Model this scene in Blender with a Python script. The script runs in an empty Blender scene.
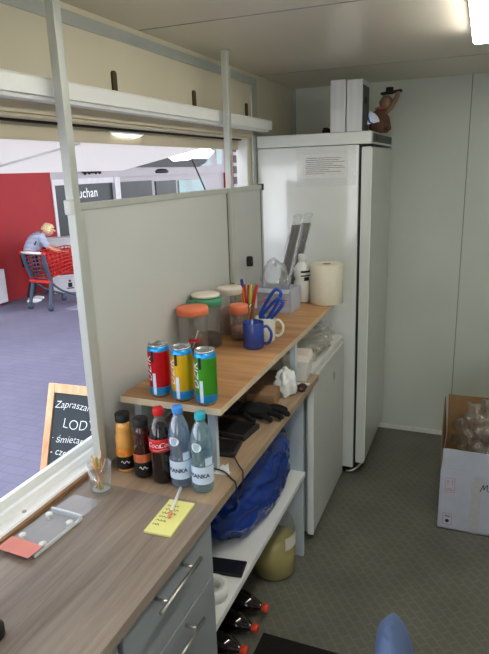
import bpy, bmesh, math, random
from math import sin, cos, pi, radians as R
from mathutils import Vector, Matrix, noise, Euler
random.seed(4)
SC = bpy.context.scene
COL = SC.collection

# ------------------------------------------------------------------ materials
def nt(name):
    m = bpy.data.materials.new(name); m.use_nodes = True
    t = m.node_tree; t.nodes.clear()
    return m, t.nodes, t.links

def rgb(c):
    return (c[0], c[1], c[2], 1.0)

def srgb(r, g, b):
    f = lambda v: ((v/255)/12.92 if v/255 <= .04045 else ((v/255+.055)/1.055)**2.4)
    return (f(r), f(g), f(b))

def pm(name, base, rough=.5, metal=0, var=.06, scale=9, bump=0, bscale=60, emit=0, coat=0, coat_ior=1.5, spec=.5, stretch=(1, 1, 1)):
    """principled surface with a noise-varied colour and optional noise bump"""
    m, n, l = nt(name)
    out = n.new('ShaderNodeOutputMaterial'); p = n.new('ShaderNodeBsdfPrincipled')
    tc = n.new('ShaderNodeTexCoord'); mp = n.new('ShaderNodeMapping'); mp.inputs['Scale'].default_value = stretch
    l.new(tc.outputs['Object'], mp.inputs['Vector'])
    nz = n.new('ShaderNodeTexNoise'); nz.inputs['Scale'].default_value = scale; nz.inputs['Detail'].default_value = 4
    l.new(mp.outputs['Vector'], nz.inputs['Vector'])
    r = n.new('ShaderNodeValToRGB')
    r.color_ramp.elements[0].position = .3; r.color_ramp.elements[1].position = .7
    r.color_ramp.elements[0].color = rgb([max(0, c*(1-var)) for c in base])
    r.color_ramp.elements[1].color = rgb([min(1, c*(1+var)) for c in base])
    l.new(nz.outputs['Fac'], r.inputs['Fac']); l.new(r.outputs['Color'], p.inputs['Base Color'])
    p.inputs['Roughness'].default_value = rough; p.inputs['Metallic'].default_value = metal
    p.inputs['Coat Weight'].default_value = coat; p.inputs['Coat IOR'].default_value = coat_ior; p.inputs['Coat Roughness'].default_value = .08; p.inputs['Specular IOR Level'].default_value = spec
    if emit:
        l.new(r.outputs['Color'], p.inputs['Emission Color']); p.inputs['Emission Strength'].default_value = emit
    if bump:
        b = n.new('ShaderNodeBump'); b.inputs['Strength'].default_value = bump; b.inputs['Distance'].default_value = .01
        nb = n.new('ShaderNodeTexNoise'); nb.inputs['Scale'].default_value = bscale
        l.new(mp.outputs['Vector'], nb.inputs['Vector']); l.new(nb.outputs['Fac'], b.inputs['Height']); l.new(b.outputs['Normal'], p.inputs['Normal'])
    l.new(p.outputs['BSDF'], out.inputs['Surface'])
    return m

def wood(name, dark, light, axis, rough=.45, fine=1.0):
    m, n, l = nt(name)
    out = n.new('ShaderNodeOutputMaterial'); p = n.new('ShaderNodeBsdfPrincipled')
    tc = n.new('ShaderNodeTexCoord'); mp = n.new('ShaderNodeMapping')
    s = [34*fine, 34*fine, 34*fine]; s[axis] = 2.2
    mp.inputs['Scale'].default_value = s
    l.new(tc.outputs['Object'], mp.inputs['Vector'])
    a = n.new('ShaderNodeTexNoise'); a.inputs['Scale'].default_value = 1; a.inputs['Detail'].default_value = 6; a.inputs['Roughness'].default_value = .65; a.inputs['Distortion'].default_value = .6
    l.new(mp.outputs['Vector'], a.inputs['Vector'])
    mp2 = n.new('ShaderNodeMapping'); s2 = [7, 7, 7]; s2[axis] = .9; mp2.inputs['Scale'].default_value = s2
    l.new(tc.outputs['Object'], mp2.inputs['Vector'])
    b = n.new('ShaderNodeTexNoise'); b.inputs['Scale'].default_value = 1; b.inputs['Detail'].default_value = 3
    l.new(mp2.outputs['Vector'], b.inputs['Vector'])
    mx = n.new('ShaderNodeMath'); mx.operation = 'MULTIPLY_ADD'; mx.inputs[1].default_value = .55
    l.new(b.outputs['Fac'], mx.inputs[0])
    ms = n.new('ShaderNodeMath'); ms.operation = 'MULTIPLY'; ms.inputs[1].default_value = .45
    l.new(a.outputs['Fac'], ms.inputs[0]); l.new(ms.outputs[0], mx.inputs[2])
    r = n.new('ShaderNodeValToRGB'); r.color_ramp.elements[0].position = .36; r.color_ramp.elements[1].position = .62
    r.color_ramp.elements[0].color = rgb(dark); r.color_ramp.elements[1].color = rgb(light)
    l.new(mx.outputs[0], r.inputs['Fac']); l.new(r.outputs['Color'], p.inputs['Base Color'])
    p.inputs['Roughness'].default_value = rough
    bp = n.new('ShaderNodeBump'); bp.inputs['Strength'].default_value = .08; bp.inputs['Distance'].default_value = .002
    l.new(a.outputs['Fac'], bp.inputs['Height']); l.new(bp.outputs['Normal'], p.inputs['Normal'])
    l.new(p.outputs['BSDF'], out.inputs['Surface'])
    return m

def clear(name, tint=(1, 1, 1), gloss=.08, rough=.05, milk=0, milkcol=(.9, .9, .9), wrinkle=0, fac=.45):
    """thin clear plastic or glass: transparent + glossy by facing, plus a milky share"""
    m, n, l = nt(name)
    out = n.new('ShaderNodeOutputMaterial')
    tr = n.new('ShaderNodeBsdfTransparent'); tr.inputs['Color'].default_value = rgb(tint)
    gl = n.new('ShaderNodeBsdfGlossy'); gl.inputs['Roughness'].default_value = rough; gl.inputs['Color'].default_value = (.95, .95, .95, 1)
    lw = n.new('ShaderNodeLayerWeight'); lw.inputs['Blend'].default_value = .35
    ma = n.new('ShaderNodeMath'); ma.operation = 'MULTIPLY_ADD'; ma.inputs[1].default_value = fac; ma.inputs[2].default_value = gloss
    l.new(lw.outputs['Facing'], ma.inputs[0])
    mx = n.new('ShaderNodeMixShader'); l.new(ma.outputs[0], mx.inputs['Fac']); l.new(tr.outputs[0], mx.inputs[1]); l.new(gl.outputs[0], mx.inputs[2])
    tc = n.new('ShaderNodeTexCoord'); nz = n.new('ShaderNodeTexNoise'); nz.inputs['Scale'].default_value = 30; nz.inputs['Detail'].default_value = 5
    l.new(tc.outputs['Object'], nz.inputs['Vector'])
    if wrinkle:
        b = n.new('ShaderNodeBump'); b.inputs['Strength'].default_value = wrinkle; b.inputs['Distance'].default_value = .02
        l.new(nz.outputs['Fac'], b.inputs['Height']); l.new(b.outputs['Normal'], gl.inputs['Normal'])
    src = mx
    if milk:
        df = n.new('ShaderNodeBsdfTranslucent'); df.inputs['Color'].default_value = rgb(milkcol)
        d2 = n.new('ShaderNodeBsdfDiffuse'); d2.inputs['Color'].default_value = rgb(milkcol)
        ad = n.new('ShaderNodeMixShader'); ad.inputs['Fac'].default_value = .55; l.new(df.outputs[0], ad.inputs[1]); l.new(d2.outputs[0], ad.inputs[2])
        m2 = n.new('ShaderNodeMixShader'); m2.inputs['Fac'].default_value = milk
        l.new(mx.outputs[0], m2.inputs[1]); l.new(ad.outputs[0], m2.inputs[2]); src = m2
    l.new(src.outputs[0], out.inputs['Surface'])
    return m

def floor_mat(name):
    m, n, l = nt(name)
    out = n.new('ShaderNodeOutputMaterial'); p = n.new('ShaderNodeBsdfPrincipled')
    tc = n.new('ShaderNodeTexCoord'); mp = n.new('ShaderNodeMapping'); mp.inputs['Rotation'].default_value = (0, 0, R(52)); mp.inputs['Scale'].default_value = (1, 1, 1)
    l.new(tc.outputs['Object'], mp.inputs['Vector'])
    br = n.new('ShaderNodeTexBrick'); br.offset = .5
    br.inputs['Scale'].default_value = 1; br.inputs['Brick Width'].default_value = .05; br.inputs['Row Height'].default_value = .036
    br.inputs['Mortar Size'].default_value = .005; br.inputs['Mortar Smooth'].default_value = .6
    br.inputs['Color1'].default_value = rgb(srgb(119, 118, 108)); br.inputs['Color2'].default_value = rgb(srgb(116, 115, 105)); br.inputs['Mortar'].default_value = rgb(srgb(127, 126, 115))
    l.new(mp.outputs['Vector'], br.inputs['Vector'])
    nz = n.new('ShaderNodeTexNoise'); nz.inputs['Scale'].default_value = 3.5; nz.inputs['Detail'].default_value = 6
    l.new(tc.outputs['Object'], nz.inputs['Vector'])
    mx = n.new('ShaderNodeMix'); mx.data_type = 'RGBA'; mx.blend_type = 'MULTIPLY'; mx.inputs['Factor'].default_value = .55
    l.new(br.outputs['Color'], mx.inputs['A'])
    r = n.new('ShaderNodeValToRGB'); r.color_ramp.elements[0].color = (.6, .6, .58, 1); r.color_ramp.elements[1].color = (1, 1, 1, 1); r.color_ramp.elements[0].position = .3; r.color_ramp.elements[1].position = .65
    l.new(nz.outputs['Fac'], r.inputs['Fac']); l.new(r.outputs['Color'], mx.inputs['B'])
    l.new(mx.outputs['Result'], p.inputs['Base Color'])
    b = n.new('ShaderNodeBump'); b.inputs['Strength'].default_value = .2; b.inputs['Distance'].default_value = .002
    l.new(br.outputs['Fac'], b.inputs['Height']); l.new(b.outputs['Normal'], p.inputs['Normal'])
    p.inputs['Roughness'].default_value = .5
    l.new(p.outputs['BSDF'], out.inputs['Surface'])
    return m

def paving_mat(name):
    m, n, l = nt(name)
    out = n.new('ShaderNodeOutputMaterial'); p = n.new('ShaderNodeBsdfPrincipled')
    tc = n.new('ShaderNodeTexCoord')
    br = n.new('ShaderNodeTexBrick'); br.inputs['Scale'].default_value = 1; br.inputs['Brick Width'].default_value = .22; br.inputs['Row Height'].default_value = .11
    br.inputs['Mortar Size'].default_value = .004
    br.inputs['Color1'].default_value = rgb(srgb(130, 126, 144)); br.inputs['Color2'].default_value = rgb(srgb(126, 122, 140)); br.inputs['Mortar'].default_value = rgb(srgb(116, 112, 130))
    l.new(tc.outputs['Object'], br.inputs['Vector'])
    nz = n.new('ShaderNodeTexNoise'); nz.inputs['Scale'].default_value = .9; nz.inputs['Detail'].default_value = 6
    l.new(tc.outputs['Object'], nz.inputs['Vector'])
    mx = n.new('ShaderNodeMix'); mx.data_type = 'RGBA'; mx.blend_type = 'MULTIPLY'; mx.inputs['Factor'].default_value = .5
    r = n.new('ShaderNodeValToRGB'); r.color_ramp.elements[0].color = (.6, .6, .62, 1); r.color_ramp.elements[0].position = .3; r.color_ramp.elements[1].position = .7
    l.new(nz.outputs['Fac'], r.inputs['Fac']); l.new(br.outputs['Color'], mx.inputs['A']); l.new(r.outputs['Color'], mx.inputs['B'])
    l.new(mx.outputs['Result'], p.inputs['Base Color']); p.inputs['Roughness'].default_value = .75
    l.new(p.outputs['BSDF'], out.inputs['Surface'])
    return m

def stripes_mat(name, a, b, freq, axis='Z', rough=.8):
    m, n, l = nt(name)
    out = n.new('ShaderNodeOutputMaterial'); p = n.new('ShaderNodeBsdfPrincipled')
    tc = n.new('ShaderNodeTexCoord'); w = n.new('ShaderNodeTexWave'); w.bands_direction = axis
    w.inputs['Scale'].default_value = freq; w.inputs['Distortion'].default_value = .3
    l.new(tc.outputs['Object'], w.inputs['Vector'])
    r = n.new('ShaderNodeValToRGB'); r.color_ramp.elements[0].position = .42; r.color_ramp.elements[1].position = .55
    r.color_ramp.elements[0].color = rgb(a); r.color_ramp.elements[1].color = rgb(b)
    l.new(w.outputs['Fac'], r.inputs['Fac']); l.new(r.outputs['Color'], p.inputs['Base Color']); p.inputs['Roughness'].default_value = rough
    l.new(p.outputs['BSDF'], out.inputs['Surface'])
    return m

M = {}
M['wall'] = pm('wall_panel', srgb(214, 218, 208), .38, var=.03, scale=2.5)
M['wall_cream'] = pm('cream_panel', srgb(214, 207, 186), .5, var=.03, scale=2.5)
M['ceiling'] = pm('ceiling_panel', srgb(226, 218, 202), .25, var=.02, scale=2)
M['seam'] = pm('panel_seam', srgb(150, 152, 145), .6)
M['floor'] = floor_mat('vinyl_floor')
M['paving'] = paving_mat('purple_paving')
M['alu'] = pm('white_aluminium', srgb(244, 245, 242), .35, metal=0, var=.02)
M['alu_grey'] = pm('grey_aluminium', srgb(188, 192, 188), .35, metal=.35, var=.03)
M['post'] = pm('post_grey', srgb(196, 199, 192), .4, metal=.25, var=.03)
M['reveal'] = pm('opening_reveal', srgb(208, 196, 172), .5, var=.02)
M['panel'] = pm('partition_board', srgb(200, 202, 199), .5, var=.02, scale=3)
M['white'] = pm('white_plastic', srgb(228, 229, 225), .4, var=.02)
M['fridge'] = pm('fridge_enamel', srgb(218, 221, 215), .3, var=.015, coat=.8, coat_ior=1.7)
M['fridge_door'] = pm('fridge_door_enamel', srgb(208, 211, 205), .25, var=.015, coat=.3)
M['gasket'] = pm('black_gasket', (.012, .012, .014), .6)
M['mini'] = pm('small_fridge_grey', srgb(206, 207, 203), .35, metal=0, var=.02)
M['counter'] = wood('grey_oak_laminate', srgb(116, 104, 94), srgb(166, 153, 140), 1, .42, 1.5)
M['farboard'] = wood('pale_oak_laminate', srgb(128, 108, 88), srgb(180, 158, 132), 1, .45)
M['shelfwood'] = wood('warm_oak_laminate', srgb(146, 102, 64), srgb(204, 160, 112), 0, .38, .8)
M['edge'] = pm('board_edge', srgb(206, 190, 162), .5, var=.06, scale=30)
M['cabinet'] = pm('grey_cabinet', srgb(156, 161, 164), .45, var=.02)
M['cabinet_side'] = pm('cabinet_side', srgb(186, 196, 202), .5, var=.02)
M['steel'] = pm('brushed_steel', srgb(190, 188, 182), .3, metal=.9, var=.05, scale=40)
M['steelbox'] = pm('silver_box', srgb(206, 208, 208), .42, metal=.35, var=.06, scale=3, stretch=(14, 14, .5))
M['black'] = pm('black_rubber', (.012, .012, .013), .55)
M['blackgloss'] = pm('black_gloss', (.02, .02, .022), .2)
M['dark_leather'] = pm('dark_leather', (.028, .026, .025), .45, bump=.3, bscale=200)
M['glove'] = pm('black_knit', (.008, .008, .009), .9, bump=.6, bscale=250)
M['card'] = pm('cardboard', srgb(150, 118, 84), .8, var=.1, scale=18)
M['paper'] = pm('white_paper', srgb(226, 226, 220), .8, var=.03)
M['tissue'] = pm('tissue', srgb(222, 224, 222), .9, var=.03)
M['yellow'] = pm('yellow_notepaper', srgb(232, 230, 152), .8, var=.03)
M['ink'] = pm('dark_ink', srgb(52, 56, 60), .6)
M['orange_lid'] = pm('orange_plastic', srgb(232, 134, 98), .45, var=.04)
M['green_lid'] = pm('green_plastic', srgb(82, 156, 122), .45, var=.04)
M['pale_lid'] = pm('pale_plastic', srgb(226, 218, 206), .45, var=.03)
M['glass'] = clear('clear_glass', (.97, .98, .98), .03, .03, fac=.35)
M['plastic_clear'] = clear('clear_plastic', (.95, .95, .94), .03, .10, milk=.05, fac=.3)
M['film'] = clear('clear_film', (.97, .98, .98), .10, .10, milk=.10, milkcol=(.95, .95, .95), wrinkle=.8)
M['sleeve_film'] = clear('sleeve_film', (.97, .97, .97), .06, .12, milk=.14, milkcol=(.95, .95, .95), wrinkle=.5, fac=.2)
M['film_dark'] = clear('crumpled_film', (.96, .95, .92), .16, .10, milk=.09, milkcol=(.80, .76, .66), wrinkle=.9)
M['acrylic'] = clear('acrylic', (.93, .93, .92), .03, .04, milk=.03, fac=.12)
M['acrylic_edge'] = pm('acrylic_edge', srgb(214, 222, 224), .2, var=.02)
M['salmon'] = pm('salmon_card', srgb(222, 144, 130), .6)
M['blue'] = pm('blue_ceramic', srgb(48, 72, 150), .2, coat=.5, var=.03)
M['blue_plastic'] = pm('blue_plastic', srgb(36, 78, 168), .35)
M['cream'] = pm('cream_ceramic', srgb(214, 214, 202), .25, coat=.4, var=.02)
M['bag'] = pm('blue_bag', srgb(22, 62, 146), .22, var=.3, scale=7, bump=.9, bscale=16, spec=.6)
M['red_cap'] = pm('red_cap', srgb(206, 34, 34), .35)
M['orange_cap'] = pm('orange_red_cap', srgb(222, 78, 48), .4)
M['cola'] = pm('dark_cola', (.012, .005, .004), .06, coat=.6)
M['red_label'] = pm('red_label', srgb(206, 22, 36), .35)
M['white_ink'] = pm('white_ink', srgb(240, 240, 238), .5)
M['water'] = clear('blue_water_bottle', srgb(226, 238, 250), .12, .03, milk=.20, milkcol=srgb(190, 216, 246), fac=.3)
M['water2'] = clear('teal_water_bottle', srgb(224, 242, 246), .12, .03, milk=.20, milkcol=srgb(190, 228, 240), fac=.3)
M['blue_cap'] = pm('blue_cap', srgb(72, 146, 222), .35)
M['teal_cap'] = pm('teal_cap', srgb(60, 182, 200), .35)
M['water_label'] = pm('pale_blue_label', srgb(206, 222, 240), .5)
M['navy_ink'] = pm('navy_ink', srgb(32, 44, 84), .5)
M['juice_o'] = pm('orange_juice', srgb(220, 164, 88), .12, coat=.5)
M['juice_d'] = pm('berry_juice', srgb(58, 22, 18), .1, coat=.5)
M['fruit'] = pm('orange_fruit', srgb(236, 150, 60), .4, var=.4, scale=60)
M['fruit_r'] = pm('peach_fruit', srgb(206, 116, 74), .4, var=.4, scale=60)
M['black_label'] = pm('black_label', srgb(24, 24, 22), .45)
M['can_top'] = pm('can_aluminium', srgb(206, 208, 210), .25, metal=.85)
M['can_blue'] = pm('can_blue', srgb(60, 166, 232), .3, metal=.65)
M['can_red'] = pm('can_red', srgb(206, 30, 42), .3, metal=.65)
M['can_yellow'] = pm('can_yellow', srgb(240, 192, 40), .3, metal=.65)
M['can_green'] = pm('can_green', srgb(84, 170, 50), .3, metal=.65)
M['yellow_liquid'] = pm('yellow_liquid', srgb(186, 172, 106), .2, var=.05)
M['red_wall'] = pm('red_facade', srgb(160, 26, 30), .6, var=.06, scale=1.2)
M['red_dark'] = pm('red_facade_dark', srgb(132, 22, 22), .6, var=.06)
M['fascia'] = pm('pale_fascia', srgb(184, 178, 178), .6, var=.04, scale=1)
M['fascia_white'] = pm('white_fascia_frame', srgb(212, 209, 208), .5)
M['dark_glass'] = pm('dark_shop_glass', srgb(50, 54, 52), .4, var=.35, scale=1.3)
M['teal_glass'] = pm('teal_shop_glass', srgb(112, 146, 146), .12, var=.25, scale=1)
M['roof_dark'] = pm('dark_roof', srgb(92, 94, 92), .7)
M['board_black'] = pm('chalkboard', srgb(54, 62, 66), .7, var=.1, scale=12)
M['pine'] = wood('pine_frame', srgb(204, 152, 110), srgb(236, 194, 154), 2, .6)
M['chalk'] = pm('chalk', srgb(232, 236, 236), .9)
M['skin'] = pm('skin', srgb(214, 158, 132), .55, var=.04)
M['hair'] = pm('blond_hair', srgb(226, 204, 156), .7, var=.35, scale=60)
M['shirt'] = stripes_mat('striped_top', srgb(214, 218, 228), srgb(120, 130, 160), 14)
M['trousers'] = pm('dark_trousers', srgb(30, 34, 52), .8)
M['shoe'] = pm('white_shoe', srgb(232, 232, 230), .6)
M['cart_grey'] = pm('cart_grey', srgb(70, 84, 98), .5)
M['cart_red'] = pm('cart_red', srgb(206, 48, 40), .45)
M['cart_wire'] = pm('cart_wire', srgb(160, 170, 182), .35, metal=.5)
M['brown'] = pm('brown_felt', srgb(112, 84, 66), .85, var=.2, scale=30)
M['tan'] = pm('tan_paper', srgb(150, 122, 98), .85, var=.15, scale=20)
M['dark_brown'] = pm('dark_brown', srgb(46, 34, 28), .8)
M['chair_blue'] = pm('chair_blue', srgb(92, 110, 148), .7, bump=.2, bscale=300)
M['box_white'] = pm('white_corrugated', srgb(196, 200, 214), .7, var=.05, scale=12, bump=.25, bscale=40)
M['box_tape'] = pm('box_tape', srgb(194, 194, 200), .4, var=.06, scale=60)
M['magenta'] = pm('pink_print', srgb(206, 132, 158), .7)
M['mat_black'] = pm('black_mat', srgb(26, 25, 22), .9, bump=.5, bscale=160)
M['lamp_white'] = pm('lamp_glow', (1, .98, .92), .5, var=.01, emit=14)
M['lamp_and_gap_glow'] = pm('outdoor_lamp_and_gap_glow', (1, 1, 1), .5, var=.01, emit=1.6)  # outdoor lamp head, and the oval imitating light at the hatch gap
M['hook'] = pm('brown_peg', srgb(84, 70, 50), .6)
M['hatch'] = clear('hatch_translucent', (.9, .88, .86), .02, .3, milk=.97, milkcol=srgb(246, 242, 238))
M['wood_stick'] = pm('birch_stick', srgb(232, 186, 140), .7)
M['pink_straw'] = pm('pink_stick', srgb(228, 150, 120), .5)
M['sleeve'] = pm('paper_cup_sleeve', srgb(92, 86, 80), .5, var=.1, scale=25)
M['cereal'] = pm('pink_contents', srgb(176, 136, 122), .8, var=.35, scale=120, bump=.6, bscale=150)
M['choc'] = pm('dark_contents', srgb(40, 26, 24), .7, var=.5, scale=120)
M['roll'] = pm('paper_towel', srgb(226, 221, 202), .9, var=.02, scale=40, bump=.2, bscale=120)
M['straw_red'] = pm('red_straw', srgb(196, 40, 36), .4)
M['straw_yellow'] = pm('yellow_straw', srgb(206, 186, 70), .4)
M['straw_green'] = pm('lime_straw', srgb(150, 176, 66), .4)
M['straw_blue'] = pm('indigo_straw', srgb(56, 60, 150), .4)
M['straw_orange'] = pm('orange_straw', srgb(220, 118, 56), .4)
M['soft_blue'] = pm('fan_white', srgb(214, 222, 236), .6)
M['print_red'] = pm('print_red', srgb(196, 108, 100), .6)

# ------------------------------------------------------------------ mesh helpers
def NB():
    return bmesh.new()

def box(bm, x0, x1, y0, y1, z0, z1, bev=0, mi=0):
    n0 = len(bm.verts)
    g = bmesh.ops.create_cube(bm, size=1)
    vs = g['verts']
    for v in vs:
        v.co = Vector((x0+(v.co.x+.5)*(x1-x0), y0+(v.co.y+.5)*(y1-y0), z0+(v.co.z+.5)*(z1-z0)))
    fs = set(f for v in vs for f in v.link_faces)
    for f in fs: f.material_index = mi
    if bev:
        es = list(set(e for v in vs for e in v.link_edges))
        r = bmesh.ops.bevel(bm, geom=es, offset=bev, segments=2, profile=.5, affect='EDGES')
        for f in r['faces']: f.material_index = mi
    return bm

def obox(bm, c, size, rot=(0, 0, 0), bev=0, mi=0):
    """oriented box about its centre"""
    t = bmesh.new(); s = size
    box(t, -s[0]/2, s[0]/2, -s[1]/2, s[1]/2, -s[2]/2, s[2]/2, bev, mi)
    t.transform(Matrix.Translation(c) @ Euler(rot).to_matrix().to_4x4())
    merge(bm, t)
    return bm

def merge(bm, other):
    me = bpy.data.meshes.new('tmp'); other.to_mesh(me); other.free(); bm.from_mesh(me); bpy.data.meshes.remove(me)

def lathe(bm, prof, seg=28, c=(0, 0, 0), mi=0, cap=True, mis=None):
    rings = []
    for r, z in prof:
        if r < 1e-5:
            rings.append([bm.verts.new((c[0], c[1], c[2]+z))])
        else:
            rings.append([bm.verts.new((c[0]+r*cos(2*pi*k/seg), c[1]+r*sin(2*pi*k/seg), c[2]+z)) for k in range(seg)])
    for i in range(len(rings)-1):
        a, b = rings[i], rings[i+1]
        m = mis[i] if mis else mi
        for k in range(seg):
            k2 = (k+1) % seg
            if len(a) == 1 and len(b) == 1: continue
            if len(a) == 1: f = bm.faces.new((a[0], b[k2], b[k]))
            elif len(b) == 1: f = bm.faces.new((a[k], a[k2], b[0]))
            else: f = bm.faces.new((a[k], a[k2], b[k2], b[k]))
            f.smooth = True; f.material_index = m
    if cap:
        if len(rings[0]) > 1:
            f = bm.faces.new(list(reversed(rings[0]))); f.material_index = mis[0] if mis else mi
        if len(rings[-1]) > 1:
            f = bm.faces.new(rings[-1]); f.material_index = mis[-1] if mis else mi
    return bm

def tube(bm, pts, r, seg=8, closed=False, mi=0, cap=True):
    pts = [Vector(p) for p in pts]; n = len(pts); rings = []
    rr = r if isinstance(r, (list, tuple)) else [r]*n
    ref = None
    for i, p in enumerate(pts):
        if closed: t = pts[(i+1) % n]-pts[i-1]
        else: t = pts[min(i+1, n-1)]-pts[max(i-1, 0)]
        t.normalize()
        if ref is None:
            ref = Vector((0, 0, 1)) if abs(t.z) < .9 else Vector((1, 0, 0))
        a = (ref - t*ref.dot(t)); a.normalize(); b = t.cross(a); ref = a
        rings.append([bm.verts.new(p+(a*cos(2*pi*k/seg)+b*sin(2*pi*k/seg))*rr[i]) for k in range(seg)])
    m = n if closed else n-1
    for i in range(m):
        A, B = rings[i], rings[(i+1) % n]
        for k in range(seg):
            f = bm.faces.new((A[k], A[(k+1) % seg], B[(k+1) % seg], B[k])); f.smooth = True; f.material_index = mi
    if cap and not closed:
        bm.faces.new(list(reversed(rings[0]))).material_index = mi; bm.faces.new(rings[-1]).material_index = mi
    return bm

def smooth_path(pts, k=6):
    P = [Vector(p) for p in pts]; out = []
    for i in range(len(P)-1):
        p0, p1, p2, p3 = P[max(i-1, 0)], P[i], P[i+1], P[min(i+2, len(P)-1)]
        for j in range(k):
            t = j/k
            out.append(.5*((2*p1)+(-p0+p2)*t+(2*p0-5*p1+4*p2-p3)*t*t+(-p0+3*p1-3*p2+p3)*t**3))
    out.append(P[-1]); return out

def prism(bm, poly, z0, z1, mi=0):
    """poly in (x, y), extruded along z"""
    a = [bm.verts.new((x, y, z0)) for x, y in poly]; b = [bm.verts.new((x, y, z1)) for x, y in poly]
    n = len(poly)
    fs = [bm.faces.new(list(reversed(a))), bm.faces.new(b)]
    for i in range(n): fs.append(bm.faces.new((a[i], a[(i+1) % n], b[(i+1) % n], b[i])))
    for f in fs: f.material_index = mi
    bmesh.ops.recalc_face_normals(bm, faces=fs)
    return bm

def profile_y(bm, poly, y0, y1, mi=0):
    """poly in (x, z), extruded along y"""
    a = [bm.verts.new((x, y0, z)) for x, z in poly]; b = [bm.verts.new((x, y1, z)) for x, z in poly]
    n = len(poly)
    fs = [bm.faces.new(list(reversed(a))), bm.faces.new(b)]
    for i in range(n): fs.append(bm.faces.new((a[i], a[(i+1) % n], b[(i+1) % n], b[i])))
    for f in fs: f.material_index = mi
    bmesh.ops.recalc_face_normals(bm, faces=fs)
    return bm

def crumple(bm, c, rad, seed=0, amp=.25, freq=3.0, sub=4, flat=None, sharp=True):
    g = bmesh.ops.create_icosphere(bm, subdivisions=sub, radius=1)
    off = Vector((seed*7.3, seed*3.1, seed*1.7))
    for v in g['verts']:
        p = v.co.copy()
        d = noise.noise(p*freq+off)*amp + noise.noise(p*freq*2.3+off)*amp*.5
        if sharp: d += -abs(noise.noise(p*freq*1.4+off*2))*amp*.9
        q = p*(1+d)
        z = q.z*rad[2]
        if flat is not None: z = max(z, flat)
        v.co = Vector((c[0]+q.x*rad[0], c[1]+q.y*rad[1], c[2]+z))
    return bm

def text_geo(body, size, shear=0, align='CENTER', spacing=1.0, thin=0):
    cu = bpy.data.curves.new('t', 'FONT'); cu.body = body; cu.size = size; cu.shear = shear
    cu.align_x = align; cu.align_y = 'CENTER'; cu.space_character = spacing; cu.resolution_u = 4; cu.offset = thin
    ob = bpy.data.objects.new('t', cu); COL.objects.link(ob)
    dg = bpy.context.evaluated_depsgraph_get(); dg.update()
    me = bpy.data.meshes.new_from_object(ob.evaluated_get(dg))
    bm = bmesh.new(); bm.from_mesh(me)
    bpy.data.objects.remove(ob); bpy.data.curves.remove(cu); bpy.data.meshes.remove(me)
    return bm

def text_on(bm, body, size, o, xd, yd, **k):
    """flat lettering laid on a plane through o with axes xd, yd"""
    t = text_geo(body, size, **k)
    xd = Vector(xd).normalized(); yd = Vector(yd).normalized(); o = Vector(o)
    for v in t.verts: v.co = o+xd*v.co.x+yd*v.co.y
    merge(bm, t); return bm

def text_round(bm, body, size, r, ang, z, vertical=False, cx=0, cy=0, **k):
    """lettering wrapped on a cylinder of radius r, centred on angle ang"""
    t = text_geo(body, size, **k)
    bmesh.ops.triangulate(t, faces=t.faces[:])
    bmesh.ops.subdivide_edges(t, edges=[e for e in t.edges if e.calc_length() > size*.25], cuts=2)
    for v in t.verts:
        x, y = v.co.x, v.co.y
        if vertical: x, y = -y, x
        a = ang+x/r
        v.co = Vector((cx+r*cos(a), cy+r*sin(a), z+y))
    merge(bm, t); return bm

def patch_round(bm, r, a0, a1, z0, z1, seg=12, cx=0, cy=0):
    A = [(bm.verts.new((cx+r*cos(a0+(a1-a0)*i/seg), cy+r*sin(a0+(a1-a0)*i/seg), z0)), bm.verts.new((cx+r*cos(a0+(a1-a0)*i/seg), cy+r*sin(a0+(a1-a0)*i/seg), z1))) for i in range(seg+1)]
    for i in range(seg):
        f = bm.faces.new((A[i][0], A[i+1][0], A[i+1][1], A[i][1])); f.smooth = True
    return bm

# ------------------------------------------------------------------ objects
def obj(name, bm, mats, parent=None, loc=None, smooth=False, world=False):
    """world=True: bm is in world coordinates and is moved into the parent's frame"""
    if world and parent is not None:
        bm.transform((Matrix.Translation(parent.location) @ parent.rotation_euler.to_matrix().to_4x4()).inverted())
    me = bpy.data.meshes.new(name)
    if smooth:
        for f in bm.faces: f.smooth = True
    bm.to_mesh(me); bm.free()
    for m in (mats if isinstance(mats, (list, tuple)) else [mats]): me.materials.append(M[m] if isinstance(m, str) else m)
    o = bpy.data.objects.new(name, me); COL.objects.link(o)
    if parent is not None: o.parent = parent
    if loc is not None: o.location = loc
    return o

def tag(o, label, cat, group=None):
    o['label'] = label; o['category'] = cat
    if group: o['group'] = group
    return o

def thing(name, label, cat, loc=(0, 0, 0), rotz=0, group=None):
    o = bpy.data.objects.new(name, None); COL.objects.link(o)
    o.location = loc; o.rotation_euler = (0, 0, rotz); o.empty_display_size = .05
    return tag(o, label, cat, group)

def single(name, label, cat, bm, mats, loc=(0, 0, 0), group=None, world=False, smooth=False):
    """a thing that is one mesh; world=True re-origins a mesh made in world coordinates at loc"""
    if world: bm.transform(Matrix.Translation(-Vector(loc)))
    return tag(obj(name, bm, mats, None, loc, smooth), label, cat, group)

def struct(name, bm, mats, parent=None, **k):
    o = obj(name, bm, mats, parent, **k)
    if parent is None: o['kind'] = 'structure'
    return o

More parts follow.
